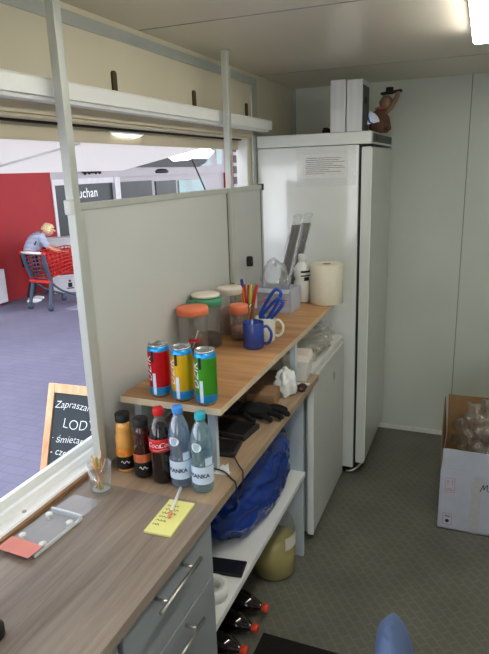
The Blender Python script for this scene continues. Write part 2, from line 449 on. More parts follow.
# ------------------------------------------------------------------ camera
cam = bpy.data.cameras.new('camera'); co = bpy.data.objects.new('camera', cam); COL.objects.link(co)
yaw, pit, rol = -.3895, -.266, -.0322
d = Vector((sin(yaw)*cos(pit), cos(yaw)*cos(pit), sin(pit)))
r0 = Vector((cos(yaw), -sin(yaw), 0)); u0 = r0.cross(d)
r1 = cos(rol)*r0+sin(rol)*u0; u1 = -sin(rol)*r0+cos(rol)*u0
mw = Matrix(((r1.x, u1.x, -d.x, 0), (r1.y, u1.y, -d.y, 0), (r1.z, u1.z, -d.z, 1.70), (0, 0, 0, 1)))
co.matrix_world = mw
cam.sensor_fit = 'HORIZONTAL'; cam.sensor_width = 36; cam.lens = 36*578/489; cam.clip_start = .02; cam.clip_end = 200
SC.camera = co

# ------------------------------------------------------------------ the setting
D, H, XL, XR, YN = 3.648, 2.165, -1.123, .97, -1.5
OY0, OY1, OZ0, OZ1 = -.35, 2.86, .80, 1.848        # serving opening in the left wall
T = .06
b = NB(); box(b, XL-T, XR+T, YN-T, D+T, -.06, 0); struct('floor', b, 'floor')
b = NB(); box(b, XL-T, XR+T, YN-T, D+T, H, H+.06)
struct('ceiling', b, 'ceiling')
b = NB()
for y in (1.87, .72, 3.02): box(b, XL+.005, XR, y-.003, y+.003, H-.0015, H)
struct('trim_1', b, 'seam')
b = NB()
box(b, XL-T, XL, YN, D, 0, OZ0); box(b, XL-T, XL, YN, D, OZ1, H); box(b, XL-T, XL, YN, OY0, OZ0, OZ1); box(b, XL-T, XL, OY1, D, OZ0, OZ1)
struct('wall_left', b, 'wall_cream')
b = NB(); box(b, XL-T, XR+T, D, D+T, 0, H); struct('wall_back', b, 'wall')
b = NB(); box(b, XR, XR+T, YN, D, 0, H); struct('wall_right', b, 'wall')
b = NB(); box(b, XL-T, XR+T, YN-T, YN, 2.0, H); box(b, XL-T, -.55, YN-T, YN, 0, 2.0); box(b, .45, XR+T, YN-T, YN, 0, 2.0)  # doorway put in the unseen wall to let fill daylight in
struct('wall_near', b, 'wall')
b = NB()
for x in (-.095, .65): box(b, x-.0025, x+.0025, D-.0015, D, 0, H)
struct('trim_2', b, 'seam')
b = NB(); box(b, -.57, XR, D-.012, D, 0, .028, .003); struct('baseboard_back', b, 'white')
b = NB(); box(b, XL, XL+.014, D-.014, D, 0, H); struct('trim_3', b, 'alu_grey')      # corner bead
# frame around the hatch opening on the inner face
b = NB()
box(b, XL, XL+.012, -.4, 2.975, 2.108, 2.145, .003)
box(b, XL, XL+.012, 2.90, 2.975, .86, 2.108, .003)
struct('trim_4', b, 'alu_grey')
b = NB(); box(b, XL-T, XL-.002, OY1-.012, OY1, .885, OZ1-.001); struct('trim_5', b, 'white')
b = NB(); box(b, -1.182, -1.172, -.34, OY1-.013, 1.797, 1.8435, .002); struct('trim_12', b, 'reveal')
b = NB(); box(b, -1.172, XL-.030, -.34, OY1-.013, 1.8425, OZ1-.0005); struct('trim_13', b, 'dark_brown')
b = NB(); box(b, XL, XL+.006, -.4, 2.90, 1.936, 2.108); struct('trim_6', b, 'wall_cream')
# header ledge over the opening
b = NB()
profile_y(b, [(XL, 1.94), (-1.035, 1.938), (-1.03, 1.932), (-1.03, 1.893), (XL, 1.893)], -.4, 2.972)
struct('trim_7', b, 'alu')
b = NB()
box(b, -1.075, -1.040, -.4, 2.95, 1.882, 1.893, .001)
struct('trim_8', b, 'white')
b = NB(); box(b, XL, -1.105, -.4, 2.89, 1.858, 1.893); box(b, XL, -1.112, -.4, 2.89, 1.848, 1.858, .003); struct('trim_9', b, 'reveal')
# sill of the opening: stepped aluminium profile
b = NB()
profile_y(b, [(-1.03, .8405), (-1.03, .852), (-1.036, .856), (-1.045, .856), (-1.048, .848), (-1.078, .848), (-1.081, .868), (-1.093, .868), (-1.096, .858), (-1.106, .858), (-1.109, .884), (-1.116, .880), (-1.20, .812), (-1.20, .80), (-1.183, .80), (-1.183, .8405)], -.34, 2.80)
struct('window_1', b, 'alu')
b = NB()
for y in (.62, 1.02, 1.6): lathe(b, [(.006, 0), (.006, .002), (.003, .003), (0, .003)], 12, (-1.063, y, .848))
struct('window_1_screws', b, 'steel')
bpy.data.objects['window_1_screws'].name = 'trim_10'
b = NB(); box(b, -1.03, -1.019, -.34, 1.255, .8405, .853, .001); struct('trim_11', b, 'card')

# the ground outside
b = NB(); box(b, -30, 6, -12, 40, -.62, -.55); struct('ground', b, 'paving')

# ------------------------------------------------------------------ hatch and posts
t = thing('serving_hatch', 'pale raised flap of the serving window, seen from below', 'hatch', (XL-T, 1.2, 1.845))
b = NB()
profile_y(b, [(-1.187, 1.838), (-1.187, 1.868), (-1.81, 1.752), (-1.81, 1.714)], -.35, 2.75)
obj('flap', b, 'hatch', t, world=True)
b = NB(); tube(b, [(-1.25, 1.66, 1.80), (-1.62, 1.66, 1.736)], .004); obj('strut', b, 'white', t, world=True)
b = NB(); tube(b, [(-1.182, -.35, 1.846), (-1.182, 2.75, 1.846)], .008); obj('hinge', b, 'dark_brown', t, world=True)
t = thing('gap_glow', 'glowing oval imitating outside light in the gap under the hatch flap', 'lamp', (-1.165, 1.82, 1.836))  # glowing oval added to imitate outside light at the gap, no real fitting
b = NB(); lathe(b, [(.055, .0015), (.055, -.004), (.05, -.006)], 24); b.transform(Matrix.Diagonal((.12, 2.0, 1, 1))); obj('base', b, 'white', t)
b = NB(); lathe(b, [(.048, -.006), (.04, -.011), (.022, -.015), (0, -.016)], 24); b.transform(Matrix.Diagonal((.12, 2.0, 1, 1))); obj('diffuser', b, 'lamp_and_gap_glow', t)

def post(y, label, zb):
    t = thing('support_post', label, 'post', (-1.0, y, zb), group='posts from counter to ceiling')
    b = NB(); box(b, -.013, .013, -.014, .014, 0, H-zb-.004, .002)
    obj('upright', b, 'post', t)
    b = NB(); box(b, -.018, .018, -.016, .016, H-zb-.004, H-zb); box(b, -.006, .006, .014, .045, H-zb-.003, H-zb)
    obj('top_plate', b, 'steel', t)
post(1.276, 'slim grey post standing at the window end of the counter, left end of the partition', .8405)
post(2.32, 'slim grey post rising behind the coloured straws, past the top of the partition', 1.05)
t = thing('partition_panel', 'pale grey partition board standing between counter and hatch window', 'partition', (-1.0, 2.0, .84))
b = NB(); box(b, -1.017, -1.001-.006, 1.31, 2.715, .845, 1.612); obj('board', b, 'panel', t, world=True)
b = NB()
box(b, -1.02, -1.003, 1.293, 2.735, 1.606, 1.626, .002)
box(b, -1.02, -1.003, 1.292, 1.326, .842, 1.606, .002); box(b, -1.02, -1.003, 2.715, 2.735, .842, 1.606, .002)
obj('frame', b, 'post', t, world=True)
b = NB(); box(b, -1.006, -.985, 1.243, 1.2615, 1.60, 1.638, .003); obj('clip', b, 'white', t, world=True)
b = NB(); box(b, -1.022, -.998, 2.722, 2.738, 1.600, 1.630, .001); obj('corner_cap', b, 'black', t, world=True)
for y in (2.7105, 2.2985):
    b = NB(); box(b, -1.0068, -1.0045, y, y+.0035, .846, 1.604); obj('gasket', b, 'hook', t, world=True)
for i, (y, lab) in enumerate(((1.687, 'leftmost of three dark upright pegs above the window ledge'), (2.253, 'middle one of three dark upright pegs above the window ledge'), (2.828, 'rightmost of three dark upright pegs above the window ledge'))):
    b = NB(); prism(b, [(-.011+.011*(1-cos(a)), .074*0+.03*sin(a)) for a in (0,)] and [(-.011, -.038), (.011, -.038), (.011, .03), (.006, .037), (-.006, .037), (-.011, .03)], 0, .008)
    b.transform(Matrix(((0, 0, 1, 0), (1, 0, 0, 0), (0, 1, 0, 0), (0, 0, 0, 1))))
    single('wall_peg', lab, 'peg', b, 'hook', (XL+.006, y, 1.995-.018+.0), 'pegs above the window ledge')

# ------------------------------------------------------------------ counters and cabinets
t = thing('countertop', 'grey oak laminate serving counter top in the foreground', 'countertop', (-.8, .6, .81))
b = NB(); box(b, -1.028, -.60, -.6, 1.222, .81, .84, .0015); obj('board', b, 'counter', t, world=True)
def bar_handle(parent, x, y, z, half=.1):
    h = NB(); tube(h, [(x+.035, y-half, z), (x+.035, y+half, z)], .005, 10); o = obj('handle', h, 'steel', parent, world=True)
    s = NB()
    for q in (-.65, .65): tube(s, [(x, y+half*q, z), (x+.035, y+half*q, z)], .004, 8)
    s.transform((Matrix.Translation(parent.parent.location) if parent.parent else Matrix()).inverted()); 
    so = obj('mount', s, 'steel', parent.parent if parent.parent else parent)
    return o
def cabinet(y0, y1, label, hy):
    t = thing('drawer_cabinet', label, 'cabinet', (-.8, (y0+y1)/2, 0))
    b = NB(); box(b, -1.0, -.635, y0, y1, .08, .81); obj('carcass', b, 'cabinet_side', t, world=True)
    b = NB(); box(b, -.98, -.66, y0+.01, y1-.01, 0, .08); obj('plinth', b, 'cabinet', t, world=True)
    for z0, z1 in ((.632, .806), (.36, .626), (.085, .354)):
        f = NB(); box(f, -.6345, -.615, y0+.004, y1-.004, z0, z1, .0015)
        dr = obj('drawer', f, 'cabinet', t, world=True)
        zc = z1-.022 if z1 < .8 else .782
        h = NB(); tube(h, [(-.58, hy-.098, zc), (-.58, hy+.098, zc)], .0055, 10)
        for q in (-.062, .062): tube(h, [(-.615, hy+q, zc), (-.58, hy+q, zc)], .004, 8)
        h.transform(Matrix.Translation(-t.location)); obj('handle', h, 'steel', dr)
    return t
cabinet(.79, 1.22, 'grey cabinet with steel-handled drawers at the far end of the counter', .985)
cabinet(.30, .78, 'grey drawer cabinet at the bottom edge, left of the one showing handles', .5)

t = thing('shelf_unit', 'open white shelving unit under the oak board beside the drawers', 'shelf unit', (-.8, 1.7, 0))
b = NB(); box(b, -1.10, -.60, 1.2225, 2.285, .812, .84, .0015); obj('top_board', b, 'farboard', t, world=True)
b = NB(); box(b, -1.0, -.64, 2.172, 2.192, 0, .812, .001); obj('side_panel', b, 'cabinet_side', t, world=True)
b = NB(); box(b, -1.06, -.628, 1.2225, 2.171, .408, .43, .001); obj('shelf', b, 'white', t, world=True)
b = NB(); box(b, -1.08, -1.062, 1.2225, 2.285, .0, .812); obj('back_panel', b, 'cabinet_side', t, world=True)

t = thing('counter_shelf', 'raised warm oak shelf board with cans and jars on it', 'shelf', (-.8, 2.05, .84))
b = NB(); box(b, -.978, -.645, 1.372, 2.87, 1.029, 1.05, .001)
sb = obj('shelf_board', b, 'shelfwood', t, world=True)
b = NB(); box(b, -.977, -.6438, 1.3705, 1.3722, 1.0295, 1.0495); box(b, -.6452, -.6438, 1.3722, 2.87, 1.0295, 1.0495)
b.transform(Matrix.Translation(-t.location)); obj('edge_band', b, 'edge', sb)
for x, y in ((-.938, 1.412), (-.690, 1.412), (-.945, 2.12), (-.662, 2.12)):
    b = NB(); box(b, x-.013, x+.013, y-.010, y+.010, .8405, 1.029, .002); obj('leg', b, 'cabinet_side', t, world=True)

# ------------------------------------------------------------------ fridges
t = thing('tall_fridge', 'tall white upright fridge standing in the far corner', 'fridge', (-.85, 3.3, 0))
b = NB(); box(b, -1.108, -.576, 2.95, 3.61, .05, 1.80, .004); obj('body', b, 'fridge', t, world=True)
b = NB(); box(b, -1.108, -.515, 2.948, 3.612, 1.802, 1.862, .004); tp = obj('top_cover', b, 'fridge', t, world=True)
b = NB(); box(b, -.5155, -.5125, 2.985, 3.58, 1.812, 1.852); b.transform(Matrix.Translation(-t.location)); obj('control_strip', b, 'roof_dark', tp)
b = NB(); box(b, -.5128, -.5115, 3.05, 3.12, 1.818, 1.846); b.transform(Matrix.Translation(-t.location)); obj('display', b, 'black', tp)
b = NB(); box(b, -.5755, -.563, 2.958, 3.602, .07, 1.795); obj('gasket', b, 'gasket', t, world=True)
b = NB(); box(b, -.5625, -.515, 2.95, 3.61, .085, 1.79, .004); dr = obj('door', b, 'fridge_door', t, world=True)
b = NB(); box(b, -.5625, -.5125, 2.951, 2.963, .10, 1.78); b.transform(Matrix.Translation(-t.location)); obj('door_edge', b, 'white', dr)
for x, y in ((-1.06, 3.0), (-.62, 3.0), (-1.06, 3.56), (-.62, 3.56)):
    b = NB(); lathe(b, [(.02, 0), (.024, .012), (.014, .02), (.014, .05)], 14, (x, y, 0)); obj('foot', b, 'black', t, world=True)
b = NB(); tube(b, smooth_path([(-.62, 2.975, .012), (-.58, 2.98, .02), (-.545, 3.02, .05), (-.54, 3.05, .085)]), .009); obj('hinge_foot', b, 'steel', t, world=True)

t = thing('small_fridge', 'small grey under-counter fridge beside the shelving unit', 'fridge', (-.85, 2.6, 0))
b = NB(); box(b, -1.09, -.665, 2.312, 2.90, .03, .815, .004); obj('body', b, 'cabinet_side', t, world=True)
b = NB(); box(b, -1.09, -.635, 2.29, 2.904, .815, .845, .004); obj('top_plate', b, 'white', t, world=True)
b = NB(); box(b, -.662, -.624, 2.292, 2.90, .04, .812, .006); dr = obj('door', b, 'mini', t, world=True)
b = NB(); box(b, -.624, -.6225, 2.66, 2.685, .68, .715); b.transform(Matrix.Translation(-t.location)); obj('badge', b, 'cabinet', dr)
b = NB(); box(b, -.650, -.623, 2.2845, 2.2915, .04, .812, .001); b.transform(Matrix.Translation(-t.location)); obj('side_trim', b, 'white', dr)
b = NB()
for x in (-1.05, -.70):
    for y in (2.35, 2.86): lathe(b, [(.018, 0), (.018, .03)], 12, (x, y, 0))
obj('feet', b, 'black', t, world=True).name = 'base'

# ------------------------------------------------------------------ ceiling light
t = thing('ceiling_light', 'long white glowing batten light on the ceiling, top right', 'light', (-.03, 1.26, H))
b = NB(); box(b, -.078, .022, .05, 2.47, 2.140, H-.0005, .006); obj('casing', b, 'white', t, world=True)
b = NB()
box(b, -.072, .016, 0.062, 2.458, 2.112, 2.1395, .012); obj('diffuser', b, 'lamp_white', t, world=True)

# ------------------------------------------------------------------ drinks on the counter
def juice(x, y, label, liq, fruit, h=.183):
    t = thing('juice_bottle', label, 'bottle', (x, y, .8405), group='bottles in front of the raised shelf')
    s = h/.183
    b = NB(); lathe(b, [(0, .002), (.022, 0), (.0265, .006), (.027, .075*s), (.0262, .09*s), (.0268, .10*s), (.0255, .112*s), (.0225, .124*s), (.0232, .135*s), (.0215, .148*s), (.0185, .156*s), (.0185, .16*s)], 28); obj('bottle', b, liq, t)
    b = NB(); lathe(b, [(.0205, .158*s), (.0212, .160*s), (.0212, h-.002), (.0195, h), (0, h)], 28); obj('cap', b, 'black', t)
    a = R(-58)
    b = NB(); patch_round(b, .0275, a-2.0, a+2.0, .012, .052, 20); lb = obj('label', b, 'black_label', t)
    b = NB(); patch_round(b, .0275, a-2.0, a+2.0, .052, .078*s, 20); obj('fruit_band', b, fruit, t)
    b = NB(); tube(b, [(.0279*cos(a+q), .0279*sin(a+q), .036+.004*sin(q*14)) for q in [(-.45+.06*i) for i in range(16)]], .0012, 5); obj('lettering', b, 'white_ink', lb)
    return t
juice(-.938, 1.315, 'small juice bottle with black cap and orange juice, leftmost of the bottles', 'juice_o', 'fruit')
juice(-.868, 1.302, 'small dark berry juice bottle with black cap between orange juice and cola', 'juice_d', 'fruit_r')

t = thing('cola_bottle', 'cola bottle with red cap and red label in the bottle row', 'bottle', (-.800, 1.292, .8405), group='bottles in front of the raised shelf')
colaprof = [(0, .004), (.02, 0), (.028, .006), (.0305, .02), (.0295, .045), (.0285, .06), (.0305, .085), (.031, .105), (.0312, .135), (.030, .15), (.024, .172), (.016, .192), (.0125, .200), (.0125, .207)]
b = NB(); lathe(b, colaprof, 28, mis=[0]*10+[1]*3); 
bt = obj('bottle', b, ['cola', 'plastic_clear'], t)
b = NB(); lathe(b, [(.0318, .103), (.0322, .104), (.0322, .141), (.0316, .142)], 28, cap=False); lb = obj('label', b, 'red_label', t)
b = NB(); text_round(b, 'Coca', .021, .0325, R(-62)-.62, .124, shear=.35); text_round(b, 'Cola', .021, .0325, R(-62)+.48, .124, shear=.35); 
tube(b, [(.0327*cos(R(-62)+q), .0327*sin(R(-62)+q), .1105+.0015*sin(q*4)) for q in [(-.7+.1*i) for i in range(15)]], .0006, 5); obj('lettering', b, 'white_ink', lb)
b = NB(); lathe(b, [(.0142, .205), (.015, .207), (.015, .224), (.0135, .227), (0, .227)], 28); obj('cap', b, 'red_cap', t)

def water(x, y, label, mat, cap, hs):
    t = thing('water_bottle', label, 'bottle', (x, y, .8405), group='bottles in front of the raised shelf')
    p = [(0, .006), (.018, 0), (.027, .004), (.0305, .014), (.029, .022), (.0305, .03), (.0305, .085), (.0285, .094), (.0262, .104), (.0275, .113), (.031, .135), (.0305, .155), (.026, .182), (.018, .204), (.0125, .214), (.0125, .222)]
    b = NB(); lathe(b, [(r, z*hs) for r, z in p], 30); obj('bottle', b, mat, t)
    b = NB(); lathe(b, [(0, .007), (.026, .006), (.0288, .015), (.0278, .03), (.0285, .085), (.0255, .1), (.028, .135), (.0285, .152), (.024, .175), (0, .1751)], 24); b.transform(Matrix.Diagonal((.96, .96, hs, 1))); obj('water', b, clear(mat+'_fill', (.90, .95, .99), .03, .03, fac=.2), t)
    b = NB(); lathe(b, [(.0142, .221*hs), (.0152, .223*hs), (.0152, .238*hs), (.0138, .241*hs), (0, .241*hs)], 26); obj('cap', b, cap, t)
    a = R(-68)
    b = NB(); patch_round(b, .0309, a-1.9, a+1.9, .032*hs, .086*hs, 24); lb = obj('label', b, 'water_label', t)
    b = NB(); text_round(b, 'CISOWIANKA', .0165, .0313, a-.95, .058*hs, thin=.0005); obj('lettering', b, 'navy_ink', lb)
    b = NB(); patch_round(b, .0306, a+.35, a+1.25, .088*hs, .112*hs, 8); obj('shoulder_label', b, 'water_label', t); b = NB()
    e = NB(); bmesh.ops.create_circle(e, cap_ends=True, radius=.0135, segments=18)
    for v in e.verts: 
        if v.co.x > .004: v.co.x *= 1.25
    for v in e.verts:
        q = a-.45+v.co.x/.031; v.co = Vector((.0316*cos(q), .0316*sin(q), .147*hs+v.co.y))
    merge(b, e); obj('emblem', b, 'white_ink', t)
water(-.737, 1.290, 'water bottle with blue cap, next to the cola bottle', 'water', 'blue_cap', 1.0)
water(-.667, 1.286, 'water bottle with teal cap, rightmost of the bottle row', 'water2', 'teal_cap', .965)

# ------------------------------------------------------------------ energy drink cans
def can(x, y, label, mat):
    t = thing('drink_can', label, 'can', (x, y, 1.0505), group='tall cans on the front edge of the shelf')
    h, r = .163, .0325
    prof = [(.0, .004), (.022, .003), (.026, 0), (.030, .008), (r, .014), (r, .034), (r, .143), (r, .1475), (.0305, .154), (.0285, .157)]
    b = NB(); lathe(b, prof, 36, cap=False, mis=[0, 0, 0, 1, 1, 2, 1, 1, 1]); obj('body', b, ['can_top', 'can_blue', mat], t)
    b = NB(); lathe(b, [(.0285, .157), (.0295, .160), (.0285, .163), (.0262, .1625), (.0258, .159), (0, .159)], 36, cap=False); tp = obj('top', b, 'can_top', t)
    b = NB(); prism(b, [(.013*cos(q)+.004, .008*sin(q)) for q in [i*pi/6 for i in range(12)]], .1595, .161); obj('pull_tab', b, 'steel', tp)
    a = R(-108)
    b = NB(); text_round(b, 'DZIK', .034, r+.0005, a-.26, .092, vertical=True, spacing=1.05, shear=.1); obj('lettering', b, 'white_ink', t)
    b = NB(); patch_round(b, r+.0004, a+.12, a+.40, .112, .146, 6); obj('dark_panel', b, 'black_label', t)
    b = NB(); patch_round(b, r+.0004, a+.16, a+.48, .012, .078, 6); obj('ingredients_panel', b, 'water_label', t)
can(-.862, 1.418, 'red energy drink can, left one of three on the shelf edge', 'can_red')
can(-.780, 1.410, 'yellow energy drink can, middle one of three on the shelf edge', 'can_yellow')
can(-.700, 1.402, 'green energy drink can, right one of three on the shelf edge', 'can_green')

# ------------------------------------------------------------------ jars on the shelf
def jar(x, y, r, h, lidmat, label, fill, fh, lh=.022, name='storage_jar'):
    t = thing(name, label, 'jar', (x, y, 1.0505), group='clear jars on the raised shelf')
    b = NB(); lathe(b, [(0, .003), (r*.86, 0), (r*.93, .008), (r*.96, h-lh-.01), (r*.92, h-lh), (r*.90, h-lh), (r*.93, h-lh-.012), (r*.90, .01), (0, .006)], 32, cap=False); obj('glass', b, 'plastic_clear', t)
    b = NB(); lathe(b, [(r*.9, h-lh-.006), (r, h-lh-.004), (r*1.02, h-.006), (r*.97, h), (r*.5, h+.002), (0, h+.002)], 32); obj('lid', b, lidmat, t)
    b = NB(); lathe(b, [(0, .007), (r*.88, .008), (r*.89, fh*.8), (r*.6, fh), (r*.2, fh*.92), (0, fh*.95)], 24); obj('contents', b, fill, t)
    return t
t = jar(-.940, 1.80, .057, .181, 'orange_lid', 'clear jar with a flat orange lid nearest the cans', 'choc', .03)
b = NB(); tube(b, [(.01, -.03, .035), (.03, -.02, .1)], .003); obj('scoop', b, 'white', t)
b = NB(); box(b, -.02, .022, -.0575, -.0565, .065, .075); b.transform(Matrix.Rotation(.5, 4, 'Z')); obj('sticker', b, 'red_label', t)
t = jar(-.938, 1.920, .057, .189, 'green_lid', 'clear jar with a green lid behind the orange-lidded jar', 'choc', .05)
b = NB(); box(b, -.056, -.018, -.064, -.056, .15, .187, .002); obj('latch', b, 'green_lid', t)
b = NB(); lathe(b, [(.04, 0), (.053, .002), (.055, .010), (.051, .013), (0, .013)], 28); single('loose_lid', 'flat white lid lying on top of the green jar lid', 'lid', b, 'pale_lid', (-.944, 1.922, 1.2417))
jar(-.930, 2.115, .052, .192, 'pale_lid', 'clear jar with a pale lid behind the green-lidded jar', 'cereal', .10)
jar(-.858, 2.035, .037, .140, 'orange_lid', 'little jar with an orange screw lid and pinkish contents', 'cereal', .065, .03)
# ------------------------------------------------------------------ mugs, scissors, straws
def mug(x, y, label, mat, r, h, rz):
    t = thing('mug', label, 'mug', (x, y, 1.0505), rz, 'mugs on the raised shelf')
    b = NB(); lathe(b, [(0, .002), (r*.9, 0), (r, .006), (r, h), (r*.97, h+.002), (r*.92, h), (r*.91, .01), (0, .008)], 32, cap=False); obj('cup', b, mat, t)
    b = NB(); tube(b, smooth_path([(r*.97, 0, h*.82), (r*1.35, 0, h*.86), (r*1.72, 0, h*.62), (r*1.65, 0, h*.34), (r*1.3, 0, h*.18), (r*.97, 0, h*.2)]), .0055, 10); obj('handle', b, mat, t)
    return t
mug(-.763, 1.945, 'royal blue mug with handle to the right on the oak shelf', 'blue', .040, .098, R(5))
mug(-.752, 2.045, 'cream mug holding blue tongs behind the blue mug', 'cream', .040, .094, R(20))
def loop(rw, rh, tilt, base, rz, r=.0065):
    pts = []
    for i in range(28):
        q = 2*pi*i/28; 
        x = rw*math.copysign(abs(cos(q))**.6, cos(q)); z = rh*math.copysign(abs(sin(q))**.6, sin(q))
        pts.append(Matrix.Translation(base) @ Matrix.Rotation(rz, 4, 'Z') @ Matrix.Rotation(tilt, 4, 'Y') @ Vector((x, 0, z+rh)))
    return pts
t = thing('tongs', 'pair of blue plastic tongs leaning out of the cream mug', 'tongs', (-.752, 2.045, 1.062))
b = NB(); tube(b, loop(.019, .068, R(30), (-.014, .006, .070), R(8)), .0066, 8, True); obj('arm', b, 'blue_plastic', t)
b = NB(); tube(b, loop(.018, .064, R(42), (-.010, -.012, .064), R(-6)), .0066, 8, True); obj('arm', b, 'blue_plastic', t)
b = NB(); tube(b, [(-.018, 0, .004), (-.014, 0, .05), (-.006, -.002, .085)], .007); obj('grip', b, 'blue_plastic', t)

t = thing('straw_glass', 'clear tumbler full of upright coloured straws before the thin post', 'tumbler', (-.925, 2.300, 1.0505))
b = NB(); lathe(b, [(0, .003), (.026, 0), (.034, .09), (.032, .09), (.025, .006), (0, .006)], 24, cap=False); obj('glass', b, 'plastic_clear', t)
cols = ['straw_green', 'straw_yellow', 'straw_red', 'straw_blue', 'straw_red', 'straw_yellow', 'straw_red', 'straw_orange', 'straw_green']
nm = {'straw_green': 'lime green', 'straw_yellow': 'yellow', 'straw_red': 'red', 'straw_blue': 'indigo', 'straw_orange': 'orange'}
tops = [(-.066, .0, .17), (-.050, .008, .162), (-.012, -.006, .165), (-.030, .010, .185), (.004, .008, .16), (.020, -.008, .168), (.046, .0, .165), (-.02, -.01, .15), (.034, .010, .155)]
# every straw with words for what sets it apart
sl = ['lime green straw leaning furthest left in the tumbler', 'yellow straw leaning left beside the lime green one', 'red straw upright in the middle of the bunch', 'indigo straw standing tallest in the bunch', 'short red straw behind the middle of the bunch', 'yellow straw leaning right in the tumbler', 'red straw leaning furthest right in the tumbler', 'orange straw, the shortest at the front of the bunch', 'lime green straw leaning right behind the yellow one']
for i, (c, tp, lab) in enumerate(zip(cols, tops, sl)):
    b = NB(); tx = tp[0]*.22; ty = tp[1]*.5
    tube(b, [(tx*.9, ty, .008), (tp[0], tp[1], tp[2])], .007, 8)
    single('drinking_straw', lab, 'straw', b, c, (-.925, 2.300, 1.0515), 'straws in the tumbler')

t = thing('glass_bottle', 'slim clear glass bottle with dark stopper by the partition end', 'bottle', (-.962, 2.432, 1.0505))
b = NB(); lathe(b, [(0, .002), (.026, 0), (.028, .01), (.028, .13), (.024, .16), (.014, .20), (.0125, .225), (.0135, .23)], 24); obj('bottle', b, 'glass', t)
b = NB(); lathe(b, [(.014, .224), (.015, .226), (.015, .262), (.012, .268), (0, .268)], 20); obj('stopper', b, 'black', t)
b = NB(); lathe(b, [(.0284, .03), (.0286, .031), (.0286, .09), (.0284, .091)], 24, cap=False); obj('label', b, 'pale_lid', t)

t = thing('printed_box', 'pale printed carton on the shelf holding a clear bag', 'box', (-.872, 2.545, 1.0505), R(-4))
b = NB()
w, dp, hh = .185, .13, .112
box(b, -w/2, w/2, -dp/2, -dp/2+.004, 0, hh); box(b, -w/2, w/2, dp/2-.004, dp/2, 0, hh); box(b, -w/2, -w/2+.004, -dp/2, dp/2, 0, hh); box(b, w/2-.004, w/2, -dp/2, dp/2, 0, hh); box(b, -w/2, w/2, -dp/2, dp/2, 0, .004)
obj('carton', b, 'box_white', t)
b = NB()
for rr in (.022, .032): tube(b, [(-.03+rr*1.3*cos(q), -dp/2-.0006, .03+rr*sin(q)) for q in [pi*i/12 for i in range(13)]], .0022, 5)
for k in range(4): box(b, .03, .075-.006*k, -dp/2-.001, -dp/2, .06-.011*k, .065-.011*k)
obj('print', b, 'print_red', t)
b = NB(); box(b, -w/2, w/2, -dp/2-.03, -dp/2, hh-.002, hh); b.transform(Matrix.Translation((0, -dp/2, hh)) @ Matrix.Rotation(R(28), 4, 'X') @ Matrix.Translation((0, dp/2, -hh))); obj('flap', b, 'box_white', t)
b = NB(); crumple(b, (0, 0, .115), (.070, .048, .125), 3, .26, 2.2, 4, flat=-.110)
single('plastic_bag', 'crumpled clear bag sticking up from the printed carton', 'bag', b, 'film', (-.880, 2.548, 1.056), smooth=True)

t = thing('cleaner_bottle', 'white plastic cleaner bottle with black label by the paper roll', 'bottle', (-.808, 2.745, 1.0505))
b = NB(); lathe(b, [(0, .002), (.036, 0), (.041, .006), (.041, .10), (.033, .115), (.041, .13), (.041, .165), (.032, .182), (.017, .2), (.015, .204)], 28); obj('bottle', b, 'white', t)
b = NB(); lathe(b, [(.0165, .202), (.019, .204), (.0185, .235), (.016, .238), (0, .238)], 24); obj('cap', b, 'white', t)
a = R(-70)
b = NB(); patch_round(b, .0415, a-.2, a+1.3, .150, .160); patch_round(b, .0415, a-.2, a+1.3, .132, .138); patch_round(b, .0415, a+.2, a+.9, .11, .128); 
obj('label', b, 'black_label', t)
t = thing('paper_roll', 'fat cream paper towel roll standing at the shelf end', 'paper roll', (-.683, 2.745, 1.0505))
b = NB(); lathe(b, [(.022, .001), (.078, 0), (.081, .004), (.081, .19), (.079, .194), (.0225, .194), (.022, .19), (.022, .001)], 40, cap=False); obj('roll', b, 'roll', t)
b = NB(); lathe(b, [(.0218, .002), (.0218, .193), (.0195, .193), (.0195, .002)], 28, cap=False); obj('core', b, 'card', t)
def cupstack(x, y, lx, ly, h, label):
    t = thing('cup_stack', label, 'cup stack', (x, y, 1.0505), group='wrapped cup stacks behind the cleaner bottle')
    b = NB(); prof = []
    z = 0
    while z < h:
        prof += [(.020, z), (.0235, z+.012), (.0205, z+.0125)]; z += .013
    lathe(b, prof, 20)
    b.transform(Matrix(((1, 0, lx/h, 0), (0, 1, ly/h, 0), (0, 0, 1, 0), (0, 0, 0, 1)))); obj('cups', b, 'sleeve', t)
    b = NB(); lathe(b, [(.0255, .0)]+[(.0255+.002*(k % 2), h*k/16) for k in range(1, 17)]+[(.015, h+.02), (.022, h+.05), (.012, h+.06)], 14, cap=False)
    for v in b.verts: v.co += Vector((noise.noise(v.co*60)*.007, noise.noise(v.co*60+Vector((5, 5, 5)))*.007, 0))
    b.transform(Matrix(((1, 0, lx/h, 0), (0, 1, ly/h, 0), (0, 0, 1, 0), (0, 0, 0, 1)))); obj('wrapper', b, 'film', t)
cupstack(-.930, 2.745, .085, .02, .37, 'leaning grey cup stack in clear wrap, the front one of two')
cupstack(-.905, 2.838, .08, .04, .37, 'wrapped cup stack leaning against the fridge side, the rear one of two')

